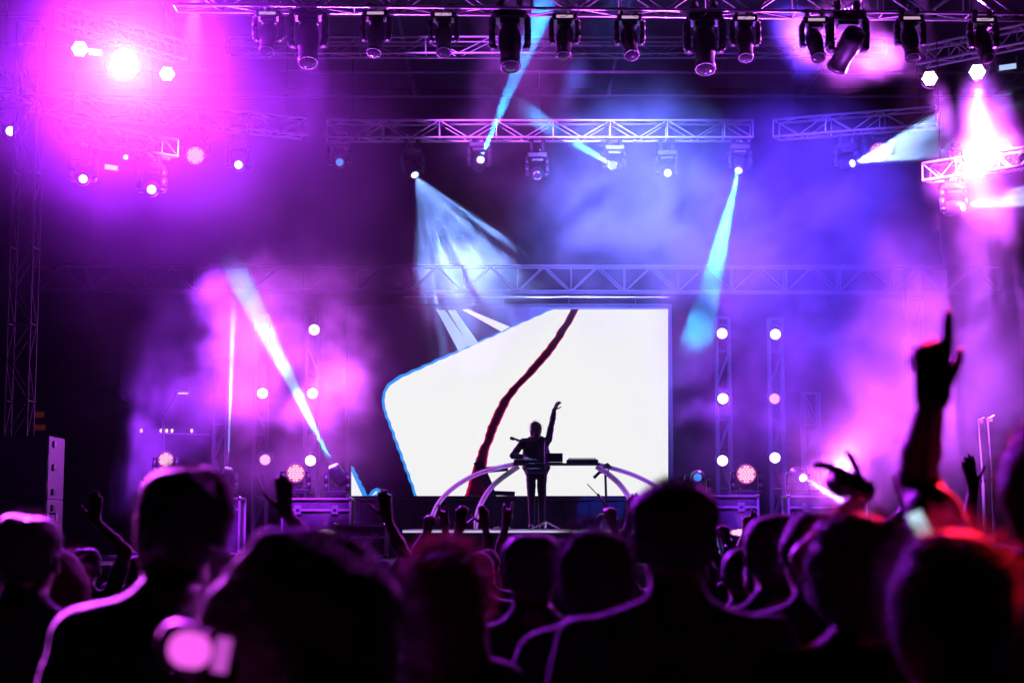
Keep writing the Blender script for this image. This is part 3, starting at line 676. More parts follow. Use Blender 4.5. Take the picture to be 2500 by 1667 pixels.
# ------------------------------------------------------------------ people: one smooth skin grown round a posed skeleton
class Field:
    def __init__(s, lo, hi, h):
        s.h = h; s.lo = np.array(lo, float); n = np.ceil((np.array(hi) - s.lo) / h).astype(int) + 1
        s.F = np.full(n, .25, np.float32); s.Mt = np.zeros(n, np.int8); s.n = n
    def _box(s, lo, hi):
        a = np.clip(((np.array(lo) - s.lo) / s.h).astype(int) - 1, 0, s.n - 1); b = np.clip(((np.array(hi) - s.lo) / s.h).astype(int) + 2, 1, s.n)
        g = [s.lo[i] + s.h * np.arange(a[i], b[i], dtype=np.float32) for i in range(3)]
        return (slice(a[0], b[0]), slice(a[1], b[1]), slice(a[2], b[2])), np.meshgrid(*g, indexing='ij', sparse=True)
    def _merge(s, sl, d, k, mt):
        F = s.F[sl]
        if d.size == 0: return
        closer = d < F
        hh = np.maximum(k - np.abs(F - d), 0) / k
        s.F[sl] = np.minimum(F, d) - hh * hh * k * .25
        m = s.Mt[sl]; m[closer] = mt
    def cap(s, a, b, ra, rb, mt=0, k=.03):
        a = np.array(a, float); b = np.array(b, float); r = max(ra, rb) + k + .03
        sl, (X, Y, Z) = s._box(np.minimum(a, b) - r, np.maximum(a, b) + r); ba = b - a; L = max(ba @ ba, 1e-9)
        t = np.clip(((X - a[0]) * ba[0] + (Y - a[1]) * ba[1] + (Z - a[2]) * ba[2]) / L, 0, 1)
        d = np.sqrt((X - a[0] - t * ba[0]) ** 2 + (Y - a[1] - t * ba[1]) ** 2 + (Z - a[2] - t * ba[2]) ** 2) - (ra + (rb - ra) * t)
        s._merge(sl, d.astype(np.float32), k, mt)
    def ell(s, c_, r, mt=0, k=.03, rz=0.):
        c_ = np.array(c_, float); r = np.array(r, float); q = r.max() + k + .03
        sl, (X, Y, Z) = s._box(c_ - q, c_ + q); X = X - c_[0]; Y = Y - c_[1]; Z = Z - c_[2]
        if rz: cr, sr = math.cos(rz), math.sin(rz); X, Y = X * cr + Y * sr, Y * cr - X * sr
        k0 = np.sqrt((X / r[0]) ** 2 + (Y / r[1]) ** 2 + (Z / r[2]) ** 2); k1 = np.sqrt((X / r[0] ** 2) ** 2 + (Y / r[1] ** 2) ** 2 + (Z / r[2] ** 2) ** 2) + 1e-6
        s._merge(sl, (k0 * (k0 - 1) / k1).astype(np.float32), k, mt)
    def ripple(s, amp, mats, seed):
        rr = np.random.RandomState(seed)
        g = [(s.lo[i] + s.h * np.arange(s.n[i], dtype=np.float32)) for i in range(3)]; X, Y, Z = np.meshgrid(*g, indexing='ij', sparse=True)
        d = 0
        for fq, am in ((14, 1), (27, .6), (45, .35)):
            p = rr.uniform(0, 6, 6)
            d = d + am * np.sin(X * fq * .8 + Z * fq * .35 + p[0] + 1.3 * np.sin(Z * fq * .5 + p[1])) * np.sin(Z * fq + Y * fq * .5 + p[2] + np.sin(X * fq * .6 + p[3]))
        s.F += (amp * d * np.isin(s.Mt, mats)).astype(np.float32)
    def mesh(s, name):
        F = s.F; n = s.n; ins = F < 0
        c8 = [ins[i:n[0] - 1 + i, j:n[1] - 1 + j, k:n[2] - 1 + k] for i in (0, 1) for j in (0, 1) for k in (0, 1)]
        cnt = sum(x.astype(np.int8) for x in c8); act = (cnt > 0) & (cnt < 8); I = np.argwhere(act)
        idx = np.full(act.shape, -1, np.int64); idx[act] = np.arange(len(I))
        acc = np.zeros((len(I), 3)); num = np.zeros(len(I))
        cor = [(i, j, k) for i in (0, 1) for j in (0, 1) for k in (0, 1)]
        val = [F[I[:, 0] + a, I[:, 1] + b, I[:, 2] + c_] for a, b, c_ in cor]
        for e in range(8):
            for ax, bit in ((0, 4), (1, 2), (2, 1)):
                if e & bit: continue
                v0, v1 = val[e], val[e | bit]; x = (v0 < 0) != (v1 < 0)
                t = np.where(x, v0 / np.where(x, v0 - v1, 1), 0); p = np.tile(np.array(cor[e], float), (len(I), 1)); p[:, ax] += t
                acc += p * x[:, None]; num += x
        V = s.lo + s.h * (I + acc / num[:, None]); Q = []
        for ax in range(3):
            u, v = (ax + 1) % 3, (ax + 2) % 3
            s0 = [slice(None)] * 3; s1 = [slice(None)] * 3; s0[ax] = slice(0, -1); s1[ax] = slice(1, None)
            A0, A1 = ins[tuple(s0)], ins[tuple(s1)]; E = np.argwhere(A0 != A1)
            E = E[(E[:, u] > 0) & (E[:, v] > 0) & (E[:, u] < n[u] - 1) & (E[:, v] < n[v] - 1)]
            fl = A0[E[:, 0], E[:, 1], E[:, 2]]
            def at(du, dv):
                q = E.copy(); q[:, u] -= du; q[:, v] -= dv; return idx[q[:, 0], q[:, 1], q[:, 2]]
            q4 = np.stack([at(1, 1), at(0, 1), at(0, 0), at(1, 0)], 1); q4[~fl] = q4[~fl][:, ::-1]; Q.append(q4)
        Q = np.concatenate(Q); Q = Q[(Q >= 0).all(1)]
        me = bpy.data.meshes.new(name); me.vertices.add(len(V)); me.vertices.foreach_set('co', V.astype(np.float32).ravel())
        me.loops.add(len(Q) * 4); me.loops.foreach_set('vertex_index', Q.astype(np.int32).ravel())
        me.polygons.add(len(Q)); me.polygons.foreach_set('loop_start', np.arange(0, len(Q) * 4, 4, dtype=np.int32)); me.polygons.foreach_set('loop_total', np.full(len(Q), 4, np.int32))
        cc = I[Q[:, 0]]; me.polygons.foreach_set('material_index', s.Mt[cc[:, 0], cc[:, 1], cc[:, 2]].astype(np.int32))
        me.polygons.foreach_set('use_smooth', np.ones(len(Q), bool)); me.update(); me.validate(); return me

def V3(*a): return np.array(a, float)
def unit(v): v = np.array(v, float); return v / (np.linalg.norm(v) + 1e-9)
def hand(fd, wrist, d, nrm, gest, s, mt, right):
    """d: where the fingers point, nrm: out of the back of the hand"""
    d = unit(d); nrm = unit(nrm - d * np.dot(nrm, d)); sd = np.cross(d, nrm) * (-1 if right else 1)   # sd points to the thumb side
    wd = np.array(wrist, float); L = .095 * s
    for o_ in (-.026, -.009, .009, .027): fd.cap(wd + sd * o_ * .75 * s, wd + d * L * .95 + sd * o_ * s, .0165 * s, .0125 * s, mt, .014)
    ln = [.072, .082, .077, .06]; of = [.029, .0097, -.0097, -.028]          # index, middle, ring, little
    curl = {'open': (0.08, .05, .05, .1), 'relax': (.5, .6, .65, .7), 'fist': (2, 2, 2, 2), 'point': (0.02, 2, 2, 2), 'horns': (.05, 2, 2, .05), 'claw': (.55, .7, .5, .35), 'grip': (1.2, 1.25, 1.3, 1.35), 'call': (.35, 2, 2, 2)}[gest]
    spread = .10 if gest in ('open', 'claw') else .03
    for i in range(4):
        b = wd + d * L + sd * of[i] * s; dr = unit(d + sd * of[i] / .028 * spread); p = b + d * (0, .006, .001, -.012)[i] * s; r = .0126 * s
        seg = [.46, .31, .25]; ang = 0
        for k in range(3):
            ang += curl[i] * (.5, .62, .45)[k] if curl[i] < 1.8 else (1.35, 1.6, .75)[k]
            dd = dr * math.cos(ang) - nrm * math.sin(ang); q = p + dd * ln[i] * seg[k] * s
            fd.cap(p, q, r, r * .9, mt, .006); p = q; r *= .95
    tb = wd + d * .03 * s + sd * .03 * s; up_ = {'fist': (.8, .35, -.5), 'point': (.85, .5, -.45), 'horns': (.75, .1, -.6), 'call': (.5, .95, 0), 'grip': (.6, .5, -.7)}.get(gest, (.65, .8, -.15))
    td = unit(d * up_[0] + sd * up_[1] + nrm * up_[2]); p = tb; r = .0125 * s
    for k, l_ in enumerate((.042, .034, .026) if gest != 'point' else (.036, .026, .02)):
        q = p + td * l_ * s; fd.cap(p, q, r, r * .88, mt, .008); p = q; r *= .88; td = unit(td + d * .22 - (nrm * .3 if gest in ('fist', 'grip', 'horns') else 0) - (sd * .35 if gest in ('fist', 'grip', 'horns') else 0))
def ik(sh, wr, l1, l2, hint):
    v = wr - sh; D = np.linalg.norm(v)
    if D > (l1 + l2) * .995:
        k = D / (l1 + l2) * 1.005; l1 *= k; l2 *= k
    a = (l1 * l1 - l2 * l2 + D * D) / (2 * D); hgt = math.sqrt(max(l1 * l1 - a * a, 0)); u = v / D
    h = unit(hint - u * np.dot(hint, u)); return sh + u * a + h * hgt
HAIRSEED = [0]
def strands(mb, c_, rr, n, ln, rs, zmin=-.3, fall=.4):
    """single hairs standing off the head: thin tapered blades"""
    for _ in range(n):
        th = rs.uniform(0, 2 * math.pi); ph = rs.uniform(zmin, 1); q = math.sqrt(max(0, 1 - ph * ph))
        nv = Vector((q * math.cos(th), q * math.sin(th), ph)); p = Vector(c_) + Vector((nv.x * rr[0], nv.y * rr[1], nv.z * rr[2])) * .97
        dv = (nv + Vector((rs.gauss(0, .5), rs.gauss(0, .5), rs.gauss(0, .5) - fall * .3))).normalized(); L = ln * rs.uniform(.4, 1.2)
        m_ = p + dv * L * .55; e = p + dv * L + Vector((0, 0, -fall * L)); s_ = dv.cross(Vector((rs.gauss(0, 1), rs.gauss(0, 1), rs.gauss(0, 1)))).normalized() * .0009
        mb.add([p - s_, p + s_, m_ + s_ * .8, m_ - s_ * .8, e], [(0, 1, 2, 3), (3, 2, 4)])
def person(label, root, yaw=0., H=1.75, vox=.012, arms=None, hair='short', hmat='hair', top='cloth_a', legs='denim', skin='skin', sleeves='short', head_turn=0., head_tilt=0., lean=0., bulk=1., group=None, face_on=False, stance=.1, seed=0, headw=1., prop=None, strand=500, hood=False):
    """faces +Y of its own frame; arms: {'L'|'R': (wrist world, finger dir world, back-of-hand world, gesture, elbow hint world)}"""
    rs = random.Random(seed + 17); s = H / 1.75; root = Vector(root)
    Rm = Matrix.Rotation(yaw, 3, 'Z'); Ri = Rm.transposed()
    loc = lambda p: np.array(Ri @ (Vector(p) - root)); vec = lambda d: np.array(Ri @ Vector(d))
    arms = arms or {}; A = {}; lo = V3(-.34 * s * bulk, -.24 * s, -.01); hi = V3(.34 * s * bulk, .27 * s, H + .06)
    sh = {k: V3(sg * .185 * s * bulk, -.005 + lean * .3, 1.435 * s) for k, sg in (('L', -1), ('R', 1))}
    for k, sg in (('L', -1), ('R', 1)):
        if k in arms:
            wr, fdv, nr, gs, hint = arms[k]; wl = loc(wr); sh[k] = sh[k] + V3(-sg * .015, 0, .045 * s) if wl[2] > 1.5 * s else sh[k]
            A[k] = (wl, vec(fdv), vec(nr), gs, ik(sh[k], wl, .30 * s, .265 * s, vec(hint)))
        else:
            el = V3(sg * (.25 * s * bulk), -.03, 1.15 * s); wl = V3(sg * .25 * s * bulk, .06, .9 * s); A[k] = (wl, V3(0, .15, -1), V3(sg, 0, 0), 'relax', el)
        for p in (A[k][0], A[k][4], A[k][0] + unit(A[k][1]) * .24): lo = np.minimum(lo, p - .07); hi = np.maximum(hi, p + .07)
    fd = Field(lo, hi, vox); mats = [M[skin], M[top], M[legs], M['shoe']]
    z = lambda v: v * s
    B = bulk
    # trunk
    fd.ell((0, 0, z(.97)), (z(.165) * B, z(.118), z(.14)), 2, .05)
    fd.ell((0, lean * .1, z(1.12)), (z(.15) * B, z(.108) * B, z(.17)), 1, .05)
    fd.ell((0, lean * .2, z(1.29)), (z(.172) * B, z(.118) * B, z(.18)), 1, .05)
    fd.cap((-z(.13) * B, lean * .3 - .012, z(1.42)), (z(.13) * B, lean * .3 - .012, z(1.42)), z(.068), z(.068), 1, .06)
    # head and neck
    hc = V3(0, lean * .4 + .018, z(1.645)); ch, shd = math.cos(head_turn), math.sin(head_turn)
    def hp(x, y, zz): return hc + V3(x * ch - y * shd, x * shd + y * ch, zz) * s + V3(head_tilt * zz * s, 0, 0)
    fd.cap((0, lean * .3 - .012, z(1.43)), hp(0, -.012, -.07), z(.062), z(.054), 0, .035)
    for sx in (-1, 1): fd.cap((sx * z(.115) * B, lean * .3 - .02, z(1.45)), (sx * .02, lean * .3 - .02, z(1.52)), z(.045), z(.035), 1, .05)
    fd.ell(hp(0, -.008, .02), (z(.076) * headw, z(.094), z(.095)), 0, .02, head_turn)
    fd.ell(hp(0, .022, -.03), (z(.06) * headw, z(.068), z(.085)), 0, .03, head_turn)
    fd.cap(hp(0, .06, -.085), hp(0, .072, -.088), z(.024), z(.02), 0, .02)
    fd.cap(hp(0, .085, .02), hp(0, .104, -.022), z(.008), z(.013), 0, .012)
    fd.cap(hp(-.022, .082, -.06), hp(.022, .082, -.06), z(.008), z(.008), 0, .008)
    for sx in (-1, 1):
        fd.cap(hp(sx * .012, .078, .03), hp(sx * .05, .062, .032), z(.010), z(.008), 0, .015)
        fd.cap(hp(sx * .083 * headw, -.012, .014), hp(sx * .086 * headw, -.004, -.03), z(.016), z(.012), 0, .008)
    if hood:
        fd.ell((0, -.075, z(1.475)), (z(.12), z(.065), z(.075)), 1, .04)
        for sx in (-1, 1): fd.cap((sx * z(.085), -.03, z(1.5)), (sx * z(.06), z(.065), z(1.45)), z(.035), z(.03), 1, .04)
        fd.ell((0, .01, z(1.02)), (z(.2) * B, z(.15), z(.11)), 1, .05); fd.ell((0, .01, z(1.2)), (z(.195) * B, z(.145), z(.2)), 1, .05)
    # legs
    for sg in (-1, 1):
        hip = V3(sg * z(.09), 0, z(.92)); kn = V3(sg * z(.085 + stance * .5), .03, z(.5)); an = V3(sg * z(.08 + stance), -.03, z(.09))
        fd.cap(hip, kn, z(.088), z(.06), 2, .03); fd.cap(kn, an, z(.058), z(.046), 2, .02)
        fd.cap(an + V3(0, -.03, -z(.045)), an + V3(sg * .02, .15, -z(.055)), z(.042), z(.036), 3, .02)
    # arms
    for k, sg in (('L', -1), ('R', 1)):
        wl, fdv, nr, gs, el = A[k]; fm = 1 if sleeves == 'long' else 0
        mid_ = sh[k] + (el - sh[k]) * .62
        fd.cap(sh[k], mid_, z(.058), z(.053), 1, .04); fd.cap(mid_, el, z(.047 if fm == 0 else .052), z(.042 if fm == 0 else .048), fm, .02)
        fore = el + (wl - el) * .35
        fd.cap(el, fore, z(.041 + .006 * fm), z(.041 + .006 * fm), fm, .02); fd.cap(fore, wl - unit(wl - el) * .01, z(.04 + .005 * fm), z(.027 + .008 * fm), fm, .015)
        hand(fd, wl, fdv, nr, gs, s, 0, k == 'R')
    if vox < .011 or sleeves == 'long': fd.ripple(.004, (1, 2), seed)
    else: fd.ripple(.0055, (1, 2), seed)
    me = fd.mesh('person')
    for m_ in mats: me.materials.append(m_)
    o = link('person', me, None, None, loc=root, rot=(0, 0, yaw)); tag(o, label, 'person', group)
    for k in (prop or ()):
        wl, el = A[k][0], A[k][4]; u_ = Vector(unit(wl - el)); q_ = Vector(wl) - u_ * .035
        MB().lathe([(.034 * s, -.012), (.038 * s, -.012), (.038 * s, .012), (.034 * s, .012), (.034 * s, -.012)], 20, cap=False).build('bracelet', M['strip'], o, loc=q_, rot=u_.to_track_quat('Z', 'Y'))
    # hair
    if hair != 'none':
        hf = Field(hc - .32 * s, hc + .26 * s, .009 if vox < .02 else .012); cx = hp(0, -.02, .03)
        if hair in ('short', 'fade'):
            t_ = .013 if hair == 'short' else .008
            hf.ell(hp(0, -.016, .032), (z(.078) * headw + t_, z(.09) + t_, z(.092) + t_), 0, .02, head_turn)
            for sx in (-1, 1): hf.ell(hp(sx * .034 * headw, -.02, .07), (z(.052) + t_, z(.078) + t_, z(.055) + t_), 0, .02, head_turn)
        elif hair == 'medium':
            hf.ell(hp(0, -.02, .03), (z(.1) * headw, z(.108), z(.115)), 0, .02, head_turn); hf.ell(hp(0, -.05, -.05), (z(.088), z(.06), z(.085)), 0, .04, head_turn)
        elif hair == 'long':
            hf.ell(hp(0, -.02, .03), (z(.098) * headw, z(.106), z(.112)), 0, .02, head_turn)
            hf.cap(hp(0, -.05, 0), hp(0, -.08, -.2), z(.085), z(.085), 0, .05)
            for sx in (-1, 1): hf.cap(hp(sx * .06, -.03, 0), hp(sx * .085, -.045, -.22), z(.05), z(.035), 0, .04)
        elif hair == 'curly':
            hf.ell(hp(0, -.03, .05), (z(.165) * headw, z(.15), z(.15)), 0, .03, head_turn)
            for _ in range(26):
                th = rs.uniform(0, 6.283); ph = rs.uniform(-.7, 1); q = math.sqrt(1 - ph * ph)
                hf.ell(hp(.15 * headw * q * math.cos(th), -.03 + .12 * q * math.sin(th), .04 + .12 * ph), (z(.05), z(.05), z(.05)), 0, .03)
            for sx in (-1, 1): hf.cap(hp(sx * .1, -.04, 0), hp(sx * .12, -.05, -.2), z(.075), z(.065), 0, .05)
            hf.cap(hp(0, -.08, 0), hp(0, -.09, -.2), z(.1), z(.09), 0, .05)
        elif hair == 'bun':
            hf.ell(hp(0, -.016, .03), (z(.088), z(.1), z(.105)), 0, .02, head_turn); hf.ell(hp(0, -.06, .15), (z(.042), z(.042), z(.038)), 0, .02)
        elif hair == 'cap':
            hf.ell(hp(0, -.01, .045), (z(.09), z(.106), z(.085)), 0, .02, head_turn); hf.cap(hp(-.05, .1, .035), hp(.05, .1, .035), z(.012), z(.012), 0, .04); hf.cap(hp(-.04, .15, .025), hp(.04, .15, .025), z(.008), z(.008), 0, .04)
        # keep the face clear
        sl, (X, Y, Z) = hf._box(hf.lo, hf.lo + hf.h * hf.n); X = X - hc[0]; Y = Y - hc[1]; Z = Z - hc[2]
        fy = -X * shd + Y * ch
        if hair != 'cap': hf.F = np.maximum(hf.F, np.minimum((fy - .035 * s), (.075 * s - Z) + fy * 0)).astype(np.float32)
        if hair in ('short', 'fade'): hf.F = np.maximum(hf.F, (-.045 * s - Z + 0 * X + 0 * Y)).astype(np.float32)
        if hair == 'cap': hf.F = np.maximum(hf.F, (.02 * s - Z + 0 * X + 0 * Y)).astype(np.float32)
        hf.ripple({'short': .007, 'fade': .003, 'medium': .010, 'long': .010, 'curly': .018, 'bun': .004, 'cap': .001}[hair], (0,), seed + 3)
        hm = hf.mesh('hair'); mb = MB()
        rr = {'short': (.09, .102, .106), 'fade': (.085, .098, .1), 'medium': (.1, .108, .116), 'long': (.098, .106, .113), 'curly': (.185, .17, .18), 'bun': (.088, .1, .105)}.get(hair)
        hm.materials.append(M['cloth_c'] if hair == 'cap' else M[hmat])
        h_o = link('cap' if hair == 'cap' else 'hair', hm, None, o)
        if rr and strand:
            strands(mb, tuple(hp(0, -.02, .035)), [q * s for q in rr], strand, {'short': .03, 'fade': .014, 'medium': .05, 'long': .06, 'curly': .07, 'bun': .03}[hair], rs, -.2 if hair in ('short', 'fade') else -.6, .2)
            fr_ = mb.build('loose_hair', M[hmat], h_o); fr_['kind'] = 'stuff'
    return o

# ------------------------------------------------------------------ performer and instruments
def pathpx(pts, Y): return [P(x, y, Y) for x, y in pts]
def smoothpath(pts, n=5):
    out = []; pts = [Vector(p) for p in pts]; q = [pts[0]] + pts + [pts[-1]]
    for i in range(1, len(q) - 2):
        for k in range(n):
            t = k / n; a, b, c_, d = q[i - 1], q[i], q[i + 1], q[i + 2]
            out.append(.5 * ((2 * b) + (c_ - a) * t + (2 * a - 5 * b + 4 * c_ - d) * t * t + (3 * b - a - 3 * c_ + d) * t ** 3))
    return out + [pts[-1]]
dk = thing('performer_desk', 'narrow desk on curved clear arches in front of the performer', 'desk', PZ(1350, RIS, 26.75))
d0 = -dk.location
zt = P(1300, 1131, 26.75).z
xa, xb = PZ(1252, 0, 26.75).x, PZ(1462, 0, 26.75).x
MB().box((xa, 26.56, zt - .03), (xb, 26.97, zt), bev=.006).build('desk_top', M['black'], dk, loc=d0)
xc, xd = PZ(1284, 0, 26.75).x, PZ(1334, 0, 26.75).x
sh_ = MB().box((xc, 26.5, zt - .16), (xd, 26.9, zt - .085), bev=.006).build('drawer', M['gear_blue'], dk, loc=d0)
for k in range(2): MB().box((xc + .01 + k * .16, 26.488, zt - .15), (xc + .14 + k * .17, 26.496, zt - .095)).build('pad_panel', M['pads'], sh_)
for x in (xc + .01, xd - .01): bar('drawer_hanger', Vector((x, 26.7, zt - .09)) + d0, Vector((x, 26.7, zt - .02)) + d0, .01, M['black_matt'], dk)
arches = [([(1052, 1291), (1056, 1260), (1068, 1232), (1090, 1205), (1120, 1181), (1160, 1159), (1205, 1144), (1256, 1133)], 26.6, .075),
          ([(1160, 1293), (1164, 1260), (1175, 1228), (1195, 1195), (1222, 1169), (1266, 1138)], 26.9, .085),
          ([(1562, 1291), (1553, 1250), (1536, 1214), (1511, 1180), (1482, 1155), (1456, 1138)], 26.62, .085),
          ([(1648, 1291), (1628, 1216), (1600, 1187), (1562, 1166), (1520, 1150), (1458, 1133)], 26.9, .07)]
for pts, Y, wd in arches:
    pp = smoothpath(pathpx(pts, Y)); pp[0].z = RIS + .004
    a_ = MB().ribbon(pp, wd, .05).build('arch_leg', M['acrylic'], dk, loc=d0)
    for sg in (-1, 1): MB().ribbon([p + Vector((sg * .0, -.028, 0)) for p in pp], .012 if sg < 0 else .008, .006).build('arch_rib', M['chrome'], a_) if sg < 0 else None
b0, b1 = PZ(1056, 0, 26.75).x, PZ(1158, 0, 26.75).x
MB().box((b0, 26.62, RIS + .002), (b1, 26.86, RIS + .12), bev=.008).build('foot_box', M['gear_blue'], dk, loc=d0)
MB().box((b0 + .01, 26.61, RIS + .105), (b1 - .01, 26.618, RIS + .122)).build('foot_trim', M['strip'], dk, loc=d0)
def keyboard(label, pxa, pxb, Y, zb, tilt, nk, jag_):
    x_0, x_1 = PZ(pxa, 0, Y).x, PZ(pxb, 0, Y).x; w_ = x_1 - x_0
    t = thing('keyboard', label, 'keyboard', ((x_0 + x_1) / 2, Y, zb))
    MB().box((-w_ / 2, -.13, 0), (w_ / 2, .13, .06), bev=.01).build('case', M['black'], t)
    for k in range(nk):
        x = -w_ / 2 + .03 + (w_ - .06) * (k + .5) / nk
        if jag_: MB().lathe([(.012, .06), (.012, .085), (.009, .09)], 8, (x, .02, 0)).build('knob', M['black_matt'], t)
        else: MB().box((x - .009, -.12, .06), (x + .009, .02, .068)).build('key', M['strip'] if k % 3 else M['black_matt'], t)
    return t
keyboard('keyboard under the performer\'s hand on the desk\'s left end', 1254, 1312, 26.76, zt + .002, 0, 14, False)
keyboard('long controller with a row of knobs on the desk\'s right end', 1382, 1458, 26.76, zt + .002, 0, 14, True)
lx0, lx1 = PZ(1327, 0, 26.7).x, PZ(1373, 0, 26.7).x
lt_ = thing('laptop', 'open dark laptop standing on the performer\'s desk', 'laptop', ((lx0 + lx1) / 2, 26.74, zt + .002))
hw = (lx1 - lx0) / 2; lh = P(1350, 1106, 26.7).z - zt
MB().box((-hw, -.02, 0), (hw, .19, .018), bev=.004).build('base', M['gear_blue'], lt_)
ld = MB().box((-hw, -.03, .02), (hw, -.018, lh), bev=.004).build('lid', M['gear_blue'], lt_)
MB().lathe([(.0005, 0), (.018, 0), (.018, .002), (.0005, .002)], 14).build('lid_mark', M['black_matt'], ld, loc=(0, -.0305, lh * .5), rot=(math.pi / 2, 0, 0))
ms = thing('microphone_stand', 'thin stand with level boom holding a microphone before the performer', 'microphone', PZ(1331, RIS, 26.38))
m0 = -ms.location; top = P(1331, 1077, 26.38) + m0
bar('pole', (0, 0, .05), top, .014, M['black'], ms); bar('boom', P(1347, 1077, 26.38) + m0, P(1266, 1076, 26.38) + m0, .010, M['black_matt'], ms)
for k in range(3):
    th = k * 2.094 + .5; bar('tripod_leg', (0, 0, .12), (.26 * math.cos(th), .26 * math.sin(th), .006), .012, M['chrome'], ms)
mc = MB().tube([P(1245, 1069, 26.38) + m0, P(1249, 1069.5, 26.38) + m0, P(1253, 1071, 26.38) + m0, P(1257, 1071.5, 26.38) + m0, P(1270, 1075, 26.38) + m0], [.02, .028, .026, .018, .012], 12).build('microphone', M['black'], ms, True)
bar('clip', P(1264, 1078, 26.38) + m0, P(1262, 1073, 26.38) + m0, .012, M['black_matt'], ms)
# slanted synthesizer rack on the left
sy = thing('synthesizer_rack', 'slanted dark rack with two blue synthesizers inside the left arches', 'instrument rack', PZ(1226, RIS, 27.1))
s0_ = -sy.location
MB().ribbon(pathpx([(1229, 1290), (1210, 1235), (1190, 1180), (1166, 1126)], 27.1), [.10, .13, .15, .15], .1).build('column', M['gear_blue'], sy, loc=s0_)
for (xa_, ya_, xb_, yb_, th_) in ((1186, 1147, 1240, 1142, .09), (1204, 1203, 1257, 1205, .07)):
    t_ = MB().ribbon(pathpx([(xa_, ya_), (xb_, yb_)], 27.0), th_, .3).build('synthesizer', M['gear_blue'], sy, loc=s0_)
    for k in range(6):
        q = P(xa_ + 6 + (xb_ - xa_ - 12) * k / 5, ya_ + (yb_ - ya_) * k / 5 - 4 - th_ * 74, 27.0) + s0_
        put('sknob', lambda: MB().lathe([(.014, -.02), (.014, .012), (.01, .018)], 8).mesh('knob'), 'knob', M['strip'], t_, loc=q)
for sx in (-1, 1): bar('foot', (sx * .14, -.05, .012), (0, 0, .04), .014, M['chrome'], sy)
# pad stand on the right
pd = thing('pad_stand', 'upright pole with electronic pads and a foot pedal right of the desk', 'drum stand', PZ(1479, RIS, 26.95))
p0_ = -pd.location
bar('pole', (0, 0, .03), P(1478, 1158, 26.95) + p0_, .02, M['black'], pd)
MB().ribbon(pathpx([(1450, 1166), (1464, 1152), (1486, 1150)], 26.95), .05, .2).build('pad', M['gear_blue'], pd, loc=p0_)
MB().ribbon(pathpx([(1474, 1138), (1482, 1134), (1490, 1142)], 26.95), .06, .14).build('pad', M['black'], pd, loc=p0_)
bar('stick', P(1434, 1181, 26.9) + p0_, P(1462, 1211, 26.9) + p0_, .008, M['black_matt'], pd)
bar('stick_holder', P(1459, 1205, 26.9) + p0_, P(1475, 1232, 26.9) + p0_, .022, M['black'], pd); bar('clamp', P(1473, 1232, 26.9) + p0_, P(1482, 1232, 26.95) + p0_, .02, M['black_matt'], pd)
MB().lathe([(.14, .004), (.15, .03), (.12, .11), (.07, .2), (.025, .27)], 16).build('foot_cone', M['acrylic'], pd, loc=(.02, 0, 0))
MB().tube([(-.02, -.02, .26), (-.14, -.1, .24), (-.28, -.16, .1), (-.34, -.18, .01)], .012, 8).build('brace', M['chrome'], pd)

ppos = PZ(1309, RIS + .003, 27.22)
person('performer in dark jacket on the riser with one arm raised high', ppos, math.pi, 1.75, .0085,
       arms={'L': (P(1353, 1001, 27.15), (.42, -.1, .9), (-.6, -.7, .3), 'claw', (0, 1, -.2)), 'R': (P(1283, 1116, 26.98), (.15, -1, -.15), (-.1, .1, 1), 'relax', (-1, .2, -.5))},
       hair='medium', top='cloth_a', legs='cloth_a', sleeves='long', head_turn=.35, bulk=1.18, hood=True, seed=4, stance=.0, strand=260)

# ------------------------------------------------------------------ the crowd
def stand(px, ytop, Y, dz=.012):
    q = P(px, ytop, Y); return Vector((q.x, Y, 0)), q.z - dz
def crowd(label, px, ytop, Y, dz=.015, **k):
    r, H = stand(px, ytop, Y, dz); TAKEN.append((r.x, r.y)); return person(label, r + Vector((0, 0, .003)), H=H, **k)
TAKEN = []
UP = (0, 0, 1); BK = (0, -1, 0)
crowd('blurred person at the left edge with violet light along the hair', 66, 1269, 4.6, vox=.014, hair='short', top='cloth_b', seed=11, yaw=-.1)
crowd('tall blurred person at left looking left, magenta light on cheek and shoulder', 432, 1148, 3.55, .03, vox=.014, hair='short', headw=1.12, head_turn=1.0, top='cloth_b', seed=12, bulk=1.05, strand=2200)
crowd('close blurred person with a wide mass of curly hair raising a phone', 752, 1300, 2.9, .10, headw=.88, vox=.012, hair='curly', top='cloth_a', seed=13, bulk=.95, strand=2500,
      arms={'L': (P(545, 1645, 2.62), (-.75, .1, .5), (.3, -.9, .3), 'grip', (-.6, -.4, -1))})
crowd('person with long reddish hair glowing pink round its outline', 1085, 1357, 4.0, vox=.014, hair='long', hmat='hair_red', top='cloth_c', seed=14, bulk=.85, strand=3500, headw=1.1)
crowd('person with shaved sides below the performer, light on the left shoulder', 1298, 1318, 5.0, vox=.014, hair='fade', top='cloth_b', skin='skin_d', seed=15, bulk=.95)
crowd('person with round dark hair left of the tallest head', 1457, 1300, 4.3, vox=.014, hair='medium', top='cloth_b', seed=16, bulk=.9, strand=2200)
crowd('tall person with short hair and broad shoulders right of centre', 1648, 1183, 3.7, .03, vox=.014, hair='short', top='cloth_a', seed=17, bulk=1.12, strand=2200)
crowd('small far head with a thin violet outline right of the tall person', 1814, 1350, 6.8, vox=.016, hair='short', top='cloth_c', seed=18)
crowd('person with dark hair just left of two larger heads at right', 1890, 1278, 5.2, vox=.016, hair='short', top='cloth_b', seed=19, bulk=.9)
crowd('person turned left between two dark heads at right, cheek lit', 1985, 1262, 4.7, vox=.016, hair='medium', head_turn=.5, top='cloth_c', seed=20, bulk=.9)
